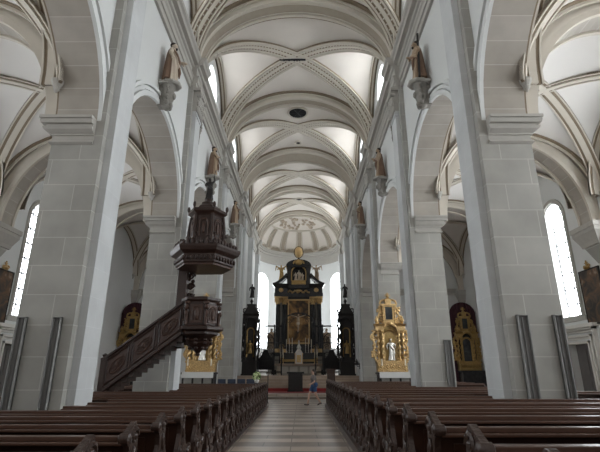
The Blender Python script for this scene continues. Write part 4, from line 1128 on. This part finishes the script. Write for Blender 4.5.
for sg in (-1, 1):
    mb = MB()
    for i in range(1, 13): mb.tube([(sg * (1.95 + 1.25 * i / 13), 0, .1), (sg * (1.95 + 1.25 * i / 13), 0, zm)], .016, 4)
    for i in range(1, 6): mb.tube([(sg * (1.35 + .6 * i / 6), 0, .1), (sg * (1.35 + .6 * i / 6), 0, zb_)], .014, 4)
    mb.build('bars', I, t)['kind'] = 'stuff'
    mb = MB(); cx = sg * 2.58
    mb.tube([(cx + .6 * cos(pi * i / 16), 0, zm + .05 + .72 * sin(pi * i / 16)) for i in range(17)], .035, 5)
    mb.tube([(cx + .35 * cos(pi * i / 16), 0, zm + .05 + .42 * sin(pi * i / 16)) for i in range(17)], .025, 5)
    for q in (-1, 1):
        mb.scroll((cx + q * .25, 0, zm + .28), .2, 1.4, .022, q, 0); mb.scroll((cx + q * .45, 0, zm + 1.0), .16, 1.4, .02, -q, 0)
        mb.scroll((cx + q * .3, 0, zm - .35), .25, 1.5, .022, q, pi); mb.scroll((cx + q * .3, 0, zm - .95), .25, 1.5, .022, -q, 0)
        mb.scroll((cx + q * .3, 0, .7), .25, 1.5, .022, q, 0)
    mb.build('scrollwork', I, t, smooth=True)
    mb = MB()
    for q in (.75, .4): mb.scroll((sg * q, 0, zb_ + .45 + (.35 if q < .5 else 0)), .22, 1.5, .025, sg, 0)
    mb.build('crest_scroll', I, t, smooth=True)
t = thing('crucifix', 'dark cross with a pale carved figure hung in the screen arch', 'crucifix', (-.03, 36.5, 4.5))
MB().box(-.05, .05, .0, .08, .0, 1.95).box(-.72, .72, .0, .08, 1.42, 1.53).build('cross', 'blackwood', t)
mb = MB()
mb.tube([(-.02, -.04, .10), (.02, -.06, .45), (0, -.05, .80)], [.045, .06, .10], 8); mb.tube([(0, -.05, .78), (0, -.06, 1.05), (0, -.05, 1.32)], [.11, .13, .10], 9)
for sg in (-1, 1): mb.tube([(sg * .09, -.05, 1.30), (sg * .36, -.05, 1.40), (sg * .64, -.05, 1.48)], [.06, .045, .03], 7)
mb.ell((.03, -.09, 1.46), (.075, .085, .10), 9, 7)
mb.build('corpus', 'statue', t, remesh=.022); MB().lathe(0, -.055, [(.12, .70), (.135, .80), (.12, .88)], 10).build('loincloth', 'statue_pale', t)
# choir benches behind the screen
for s in (-1, 1):
    t = thing('choir_bench', 'black carved choir bench with peaked back behind the %s half of the screen' % SIDE[s], 'bench', (s * 2.75, 38.2, FZ))
    MB().prism([(-.75, .5), (.75, .5), (.75, 1.1), (.35, 1.55), (.15, 2.0), (-.15, 2.0), (-.35, 1.55), (-.75, 1.1)], 'y', -.05, .05).build('back', 'blackwood', t, bevel=.01)
    MB().box(-.75, .75, -.5, .0, .42, .5).build('seat', 'blackwood', t)
    for x in (-.72, .72): MB().box(x - .04, x + .04, -.5, .05, 0, .85).build('side', 'blackwood', t)
    mb = MB()
    for x in (-.4, 0, .4): mb.box(x - .15, x + .15, -.07, -.045, .62, 1.15)
    mb.build('panel', 'blackwood', t)
    t = statue('statue', 'pale gold saint standing beside the %s window of the apse' % SIDE[s], 'statue', (s * 2.72, 44.6, 3.6), 0, 2.0, 'statue', seed=60 + s, hair=None)
    MB().lathe(0, 0, [(.45, -2.3), (.45, -2.1), (.32, -2.0), (.32, -.3), (.45, -.2), (.45, 0)], 10).build('pedestal', 'stone_dark', t)

# ------------------------------------------------------------------ pulpit on the left second pier
PX, PY = -3.3, 15.6
def hexl(mb, cx, cy, prof, rot=0): return mb.lathe(cx, cy, prof, 6, rot)
t = thing('pulpit', 'dark carved wooden pulpit with panelled stair and tall canopy on the left second pier', 'pulpit', (PX, PY, 0))
O = 'oak'
rb = .66                                     # basket, hexagonal
mb = hexl(MB(), 0, 0, [(rb * .95, 3.05), (rb * .95, 3.90), (rb * 1.06, 3.96), (rb * 1.06, 4.06)])
bk = mb.build('basket', O, t, bevel=.01)
mb = hexl(MB(), 0, 0, [(rb * .62, 2.70), (rb * 1.0, 2.82), (rb * 1.0, 2.90), (rb * 1.28, 2.96), (rb * 1.28, 3.06), (rb * 1.0, 3.12)])
mb.build('basket_cornice', O, t, bevel=.008)
mb = MB()
for k in range(6):
    a = pi / 6 + k * pi / 3; c, s_ = cos(a), sin(a); R = rb * .95 * cos(pi / 6)
    rot = Matrix.Rotation(a + pi / 2, 3, 'Z')
    b0 = len(mb.v)
    mb.box(-.22, .22, -.03, .03, 3.18, 3.80); archframe(mb, 0, .12, 3.28, 3.58, -.03, .05, .03); mb.ell((0, -.05, 3.46), (.08, .05, .20), 8, 6)
    for q in range(b0, len(mb.v)): mb.v[q] = tuple(rot @ Vector(mb.v[q]) + Vector((R * c, R * s_, 0)))
mb.build('carved_panel', 'oak_light', bk, smooth=True)
for k in range(6):
    a = k * pi / 3; c, s_ = cos(a), sin(a); R = rb * .98
    mb = MB().tube([(R * c, R * s_, 3.12), (R * 1.03 * c, R * 1.03 * s_, 3.55)], [.05, .07], 8); mb.ell((R * 1.03 * c, R * 1.03 * s_, 3.72), (.075, .075, .09), 9, 7)
    mb.ell((R * 1.08 * c, R * 1.08 * s_, 3.5), (.06, .06, .10), 7, 6); mb.lathe(R * c, R * s_, [(.09, 3.82), (.11, 3.9)], 8)
    mb.build('corner_figure', 'oak_light', t, smooth=True)
mb = MB().lathe(0, 0, [(.04, 2.12), (.09, 2.16), (.06, 2.22), (.18, 2.33), (.36, 2.44), (.44, 2.56), (.36, 2.63), (.42, 2.70)], 12)
pe = mb.build('pendant', O, t, smooth=True)
mb = MB()
for k in range(8):
    a = k * pi / 4
    for z, r in ((2.38, .28), (2.53, .43), (2.65, .42)): mb.ell((r * cos(a), r * sin(a), z), (.07, .07, .06), 7, 5)
mb.build('foliage', O, pe, smooth=True)
# back board and the door side wall against the pier
MB().box(-.98, -.66, .30, .75, 2.4, 5.5).build('back_board', O, t, bevel=.01)
mb = MB()
for z in (4.2, 4.6, 5.0): mb.scroll((-.55, .58, z), .14, 1.4, .04, 1, 0)
acanthus(mb, -.62, 4.0, .58, .2, 1.4, 1, random.Random(4), 18)
mb.build('carved_wing', O, t, smooth=True)
# canopy
mb = hexl(MB(), .02, 0, [(1.02, 5.18), (1.06, 5.22), (1.06, 5.50), (1.12, 5.54), (1.24, 5.60), (1.30, 5.72), (1.30, 5.80), (1.0, 5.86), (.70, 6.0)])
ca = mb.build('canopy', O, t, bevel=.008)
hexl(MB(), .02, 0, [(1.0, 5.12), (1.0, 5.2)]).build('canopy_underside', 'oak_light', ca)
mb, cc = MB(), MB()
for k in range(6):
    a0, a1 = k * pi / 3, (k + 1) * pi / 3
    p, q = Vector((cos(a0), sin(a0), 0)), Vector((cos(a1), sin(a1), 0))
    for i in range(7):
        u = p.lerp(q, i / 7)
        mb.ell(Vector((.02, 0, 5.36)) + u * 1.07, (.06, .06, .09), 7, 5)
        cc.ell(Vector((.02, 0, 5.90)) + u * 1.12, (.07, .07, .10 + .08 * (i % 2)), 7, 5)
        if i % 2: cc.ell(Vector((.02, 0, 6.02)) + u * .85, (.07, .07, .13), 7, 5)
mb.build('cornice_carving', O, ca, smooth=True); cc.build('crest_carving', O, ca, smooth=True)
mb = hexl(MB(), .02, 0, [(.74, 5.9), (.74, 6.08), (.60, 6.12), (.56, 7.05), (.62, 7.12), (.74, 7.20), (.74, 7.30), (.52, 7.36), (.44, 7.48), (.24, 7.62), (.12, 7.70)])
la = mb.build('lantern', O, t, bevel=.008)
mb = MB()
for k in range(6):
    a = pi / 6 + k * pi / 3; c, s_ = cos(a), sin(a); rot = Matrix.Rotation(a + pi / 2, 3, 'Z'); b0 = len(mb.v)
    archframe(mb, 0, .13, 6.25, 6.75, -.02, .06, .04); mb.ell((0, -.03, 6.55), (.08, .05, .2), 7, 6)
    for q in range(b0, len(mb.v)): mb.v[q] = tuple(rot @ Vector(mb.v[q]) + Vector((.02 + .50 * c, .50 * s_, 0)))
mb.build('lantern_panel', 'oak_light', la, smooth=True)
mb = MB()
for k in range(6):
    a = k * pi / 3; x, y = .02 + .62 * cos(a), .62 * sin(a)
    mb.scroll((x, y, 6.3), .13, 1.3, .04, 1, 0); mb.tube([(x, y, 6.1), (.02 + .66 * cos(a), .66 * sin(a), 6.5), (.02 + .60 * cos(a), .60 * sin(a), 7.1)], [.07, .06, .05], 7); mb.ell((.02 + .72 * cos(a), .72 * sin(a), 7.42), (.06, .06, .12), 7, 5)
mb.build('corner_scroll', O, la, smooth=True)
mb = MB().lathe(.02, 0, [(.26, 7.6), (.26, 7.68), (.12, 7.74), (.16, 7.82)], 10); mb.build('figure_plinth', O, la, smooth=True)
f = figure(.92, la=(-.2, -.2, 1.1), ra=(.30, -.06, 1.85), seed=71)
f.tube([(.16, -.05, .9), (.22, -.08, 1.25)], .016, 5)
f.build('crowning_figure', 'blackwood', t, remesh=.018).location = (.02, 0, 7.80)
# stair: panelled parapet rising from the aisle side to the basket
x0, z0, x1, z1 = -2.95, 1.02, -.50, 2.86     # parapet foot: lower-left to basket
def par(u, up): return (x0 + (x1 - x0) * u, z0 + (z1 - z0) * u + up)
hgt = .98
mb = MB().prism([par(0, 0), par(1, .0), par(1, hgt), par(0, hgt)], 'y', -.42, -.34)
pa = mb.build('stair_parapet', 'oak_stair', t, bevel=.01)
mb = MB().prism([par(-.01, hgt), par(1, hgt), par(1, hgt + .09), par(-.01, hgt + .09)], 'y', -.50, -.26); mb.prism([par(-.01, -.07), par(1, -.07), par(1, .05), par(-.01, .05)], 'y', -.47, -.30)
mb.build('handrail', O, pa, bevel=.01)
mb, pn = MB(), MB()
for i in range(3):
    u0, u1 = i / 3 + .03, (i + 1) / 3 - .03
    for q in (u0 - .03, ): mb.prism([par(q - .012, .02), par(q + .012, .02), par(q + .012, hgt), par(q - .012, hgt)], 'y', -.46, -.33)
    A, Bq, Cq, D = par(u0, .14), par(u1, .14), par(u1, hgt - .1), par(u0, hgt - .1)
    for p, q in ((A, Bq), (Bq, Cq), (Cq, D), (D, A)): mb.tube([(p[0], -.43, p[1]), (q[0], -.43, q[1])], .03, 6)
    cx, cz = (A[0] + Cq[0]) / 2, (A[1] + Cq[1]) / 2
    pn.tube([(cx + .24 * cos(2 * pi * k / 20), -.43, cz + .20 * sin(2 * pi * k / 20) + .18 * cos(2 * pi * k / 20)) for k in range(21)], .028, 6)
    for q in (-1, 1): pn.scroll((cx + q * .13, -.44, cz + q * .10), .10, 1.3, .022, q, 0)
    pn.ell((cx, -.43, cz), (.07, .05, .09), 8, 6)
mb.build('panel_moulding', O, pa, smooth=True); pn.build('panel_carving', 'oak_light', pa, smooth=True)
mb = MB(); nst = 13
for i in range(nst):
    xx = x0 + (x1 - x0) * i / nst; zz = z0 + (z1 - z0) * i / nst
    mb.box(xx, xx + (x1 - x0) / nst + .04, -.36, .42, zz - .14, zz + .06)
mb.build('treads', O, t)
mb = MB().prism([par(0, -.10), par(1, -.10), par(1, .03), par(0, .03)], 'y', .38, .44); mb.build('string_board', O, t)
MB().box(x0 - .12, x0 + .06, -.48, -.28, .0, 2.0).build('newel_post', O, t, bevel=.012); MB().lathe(x0 - .03, -.38, [(.13, 2.0), (.13, 2.05), (.06, 2.08), (.09, 2.15), (.03, 2.2)], 10).build('newel_finial', O, t, smooth=True)
mb = MB()
for i in range(5): mb.box(x0 - .10 - .28 * (5 - i), x0 - .1 - .28 * (4 - i) + .02, -.36, .42, 0, .2 * (i + 1))
mb.build('lower_step', O, t)

# ------------------------------------------------------------------ things on and by the piers
def channel(label, x, y, z0, z1, wd):
    t = thing('wall_channel', label, 'wall channel', (x, y, 0))
    MB().box(-wd / 2, wd / 2, -.03, 0, z0, z1).build('back_plate', 'steel_dark', t)
    mb = MB()
    for sg in (-1, 1): mb.box(*sorted((sg * (wd / 2 - .014), sg * wd / 2)), -.10, 0, z0, z1)
    mb.box(-wd / 2, wd / 2, -.10, 0, z1 - .015, z1); mb.box(-wd / 2, wd / 2, -.10, 0, z0, z0 + .015)
    mb.build('side_flange', 'steel', t); MB().box(-.012, .012, -.05, -.02, z0 + .03, z1 - .03).build('centre_rib', 'steel_dark', t)
    return t
channel('tall grey metal channel at the outer edge of the near left pier', -5.60, 9.40, .55, 2.72, .18)
channel('tall grey metal channel at the nave edge of the near left pier', -4.86, 9.40, .55, 2.72, .17)
channel('tall grey metal channel at the nave edge of the near right pier', 4.86, 9.40, .55, 2.76, .22)
channel('tall grey metal channel at the outer edge of the near right pier', 5.60, 9.40, .55, 2.76, .18)
channel('pair of slim grey metal channels low on the right second pier', 5.56, 16.60, .9, 2.72, .24)
def painting(s, label, m):
    t = thing('painting', label, 'painting', (s * XW, 18.12, 3.45), pi / 2 if s < 0 else -pi / 2)
    w_, h_ = .66, 2.25
    mb = MB()
    for sg in (-1, 1): mb.box(*sorted((sg * (w_ - .06), sg * w_)), -.085, 0, 0, h_)
    mb.box(-w_, w_, -.085, 0, 0, .06); mb.box(-w_, w_, -.085, 0, h_ - .06, h_)
    mb.build('picture_frame', 'blackwood', t, bevel=.01); MB().box(-w_ + .04, w_ - .04, -.07, .0, .04, h_ - .04).build('canvas', m, t)
    mb = MB().lathe(0, -.08, [(.10, h_ - .02), (.14, h_ + .06), (.05, h_ + .14)], 9)
    for sg in (-1, 1): mb.scroll((sg * .12, -.09, h_ + .10), .10, 1.3, .03, sg, 0)
    mb.tube([(0, -.08, h_), (0, -.08, h_ + .36)], [.05, .03], 6); mb.tube([(-.09, -.08, h_ + .26), (.09, -.08, h_ + .26)], .025, 6)
    mb.build('crest', 'gold_dull' if s > 0 else 'gold', t, smooth=True)
painting(1, 'dark framed painting with pale figures on the right aisle wall', 'paint_a')
painting(-1, 'dark framed painting on the left aisle wall at the photo edge', 'paint_a')

# upholstered chairs, flowers, stands before the sanctuary
def chair(x, y, label):
    t = thing('upholstered_chair', label, 'chair', (x, y, 0), 0, 'chairs by the left third pier')
    MB().box(-.22, .22, -.22, .24, .40, .48).build('seat', 'navy', t, bevel=.03); MB().frus(-.22, .22, -.26, -.20, .48, -.21, .21, -.33, -.27, 1.22).build('backrest', 'navy', t, bevel=.02)
    for sx in (-1, 1):
        for sy in (-1, 1): MB().tube([(sx * .19, sy * .2, 0), (sx * .19, sy * .19, .42)], [.018, .024], 6).build('leg', 'blackwood', t)
chs = [(-4.05, 'leftmost'), (-3.52, 'second from the left'), (-3.0, 'third from the left')]
chs += [(-2.5, 'rightmost, next to the flowers')]
for x, w_ in chs: chair(x, 25.4, 'blue-grey upholstered chair behind the left pews, %s' % w_)
t = thing('flower_stand', 'round bouquet of pale green flowers on a slim stand by the left pews', 'flowers', (-2.12, 24.6, 0))
MB().lathe(0, 0, [(.16, 0), (.16, .03), (.03, .06), (.03, .95), (.13, 1.0), (.13, 1.04)], 10).build('stand', 'iron', t); MB().lathe(0, 0, [(.08, 1.04), (.13, 1.15), (.09, 1.22)], 10).build('vase', 'linen', t, smooth=True)
random.seed(2); fl, lf = MB(), MB()
for i in range(60):
    d = Vector((random.gauss(0, 1), random.gauss(0, 1), random.gauss(0, .8) + .3)).normalized()
    (fl if i % 3 else lf).ell(Vector((0, 0, 1.36)) + d * .19, (.06, .06, .05) if i % 3 else (.04, .04, .09), 6, 5)
fl.build('blossoms', 'petal', t, smooth=True); lf.build('leaves', 'leaf', t, smooth=True)
t = thing('rope_post', 'slim black post and rail at the front of the left pews', 'post', (-1.85, 25.2, 0))
for x in (-.28, .28): MB().tube([(x, 0, 0), (x, 0, 1.45)], .022, 7).build('upright', 'iron', t)
MB().tube([(-.28, 0, 1.0), (.28, 0, 1.0)], .018, 6).build('rail', 'iron', t); MB().box(-.34, .34, -.12, .12, 0, .03).build('base', 'iron', t)
t = thing('wall_sconce', 'small black candle sconce on the right fourth pier', 'sconce', (4.37, 32.7, 1.95), -pi / 2)
mb = MB().tube([(0, 0, 0), (0, -.18, .0), (0, -.2, .1)], .03, 6); mb.box(-.12, .12, -.03, 0, -.2, .2); mb.build('bracket', 'iron', t); MB().lathe(0, -.2, [(.16, .08), (.18, .12), (.04, .42), (.02, .5)], 9).build('lamp_cover', 'iron', t)

# ------------------------------------------------------------------ woman walking across the aisle
P = thing('person', 'person in grey top and blue shorts walking across the central aisle', 'person', (.86, 23.72, 0), radians(-70))
# built walking towards -y, then turned
V = lambda *p: Vector(p)
b = MB()
hipL, hipR = V(-.085, .0, .90), V(.085, 0, .90)
knL, anL = V(-.09, -.20, .51), V(-.09, -.29, .085)          # leading leg
knR, anR = V(.09, .08, .49), V(.09, .33, .13)              # trailing leg
for hp, kn, an in ((hipL, knL, anL), (hipR, knR, anR)):
    b.tube([hp + V(0, 0, .04), hp.lerp(kn, .35), kn, kn.lerp(an, .30), an], [.088, .082, .055, .056, .036], 12)
b.tube([V(0, .01, .84), V(0, .0, 1.0), V(0, -.005, 1.12), V(0, -.01, 1.28), V(0, -.005, 1.38)], [.125, .145, .115, .14, .10], 14)
b.tube([V(-.15, 0, 1.37), V(0, -.0, 1.40), V(.15, 0, 1.37)], [.055, .075, .055], 10)
b.tube([V(0, 0, 1.38), V(0, -.02, 1.50)], .048, 10)
b.ell((0, -.03, 1.585), (.072, .092, .112), 14, 10); b.ell((0, -.125, 1.575), (.013, .02, .022), 7, 5); b.ell((0, -.095, 1.50), (.04, .03, .03), 8, 5)
for sg in (-1, 1): b.ell((sg * .073, -.02, 1.58), (.012, .022, .032), 6, 5)
arms = []
for sg, el, ha in ((-1, V(-.24, .10, 1.13), V(-.23, .02, .92)), (1, V(.24, -.06, 1.12), V(.20, -.25, 1.00))):
    sh = V(sg * .175, 0, 1.36); b.tube([sh, el, ha], [.048, .038, .026], 10); arms.append((sh, el, ha))
    d = (ha - el).normalized(); sd = V(1, 0, 0) if abs(d.x) < .7 else V(0, 1, 0); up = d.cross(sd).normalized(); sd = up.cross(d)
    b.ell(ha + d * .04, (.030, .036, .045), 9, 7)
    for f in range(4):
        q = ha + d * .07 + up * (.021 - .014 * f); L = (.065, .075, .07, .055)[f]
        b.tube([q, q + d * L * .55 - sd * .006, q + d * L - sd * .02], [.0095, .009, .007], 6)
    q = ha + d * .02 + up * .028; b.tube([q, q + d * .035 + up * .018, q + d * .065 + up * .012], [.011, .010, .008], 6)
for an, tl in ((anL, .15), (anR, -.35)):
    b.tube([an, an + V(0, -.02, -.05), an + V(0, -.12, -.065 + tl * -.1)], [.036, .038, .03], 8)
b.build('body', 'skin', P, remesh=.0085)
c = MB(); c.tube([V(0, .01, .93), V(0, 0, 1.04), V(0, -.005, 1.13), V(0, -.01, 1.28), V(0, -.005, 1.385), V(0, -.01, 1.42)], [.150, .155, .13, .155, .12, .07], 14)
c.tube([V(-.16, 0, 1.37), V(0, 0, 1.385), V(.16, 0, 1.37)], [.068, .09, .068], 10)
for sh, el, ha in arms: c.tube([sh, sh.lerp(el, .75)], [.065, .058], 10)
c.build('shirt', 'grey_cloth', P, remesh=.012)
c = MB(); c.tube([V(0, .01, .80), V(0, .005, .90), V(0, 0, .98)], [.14, .158, .148], 14)
for hp, kn in ((hipL, knL), (hipR, knR)): c.tube([hp + V(0, 0, .02), hp.lerp(kn, .62)], [.108, .098], 12)
c.build('shorts', 'denim', P, remesh=.012)
c = MB(); c.ell((0, .0, 1.625), (.088, .10, .095), 14, 10); c.ell((0, .055, 1.55), (.075, .055, .11), 12, 8); c.tube([V(0, .09, 1.60), V(0, .12, 1.50), V(0, .11, 1.36)], [.04, .045, .02], 9)
c.build('hair', 'hair', P, remesh=.012)
for an, pitch in ((anL, -.12), (anR, .55)):
    c = MB(); m_ = Matrix.Rotation(pitch, 3, 'X')
    c.ell(an + V(0, -.075, -.052), (.043, .135, .038), 12, 8, m_)
    c.ell(an + V(0, .01, -.035), (.042, .05, .05), 10, 7)
    c.build('shoe', 'shoe', P, smooth=True)
c = MB().ell((.19, .05, .98), (.05, .11, .12), 12, 8); c.build('shoulder_bag', 'denim', P, smooth=True)
MB().tube([V(.18, .06, 1.08), V(.10, .10, 1.28), V(-.02, .09, 1.45), V(-.1, -.02, 1.43), V(.05, -.15, 1.25), V(.18, -.05, 1.08)], .012, 6).build('bag_strap', 'hair', P)
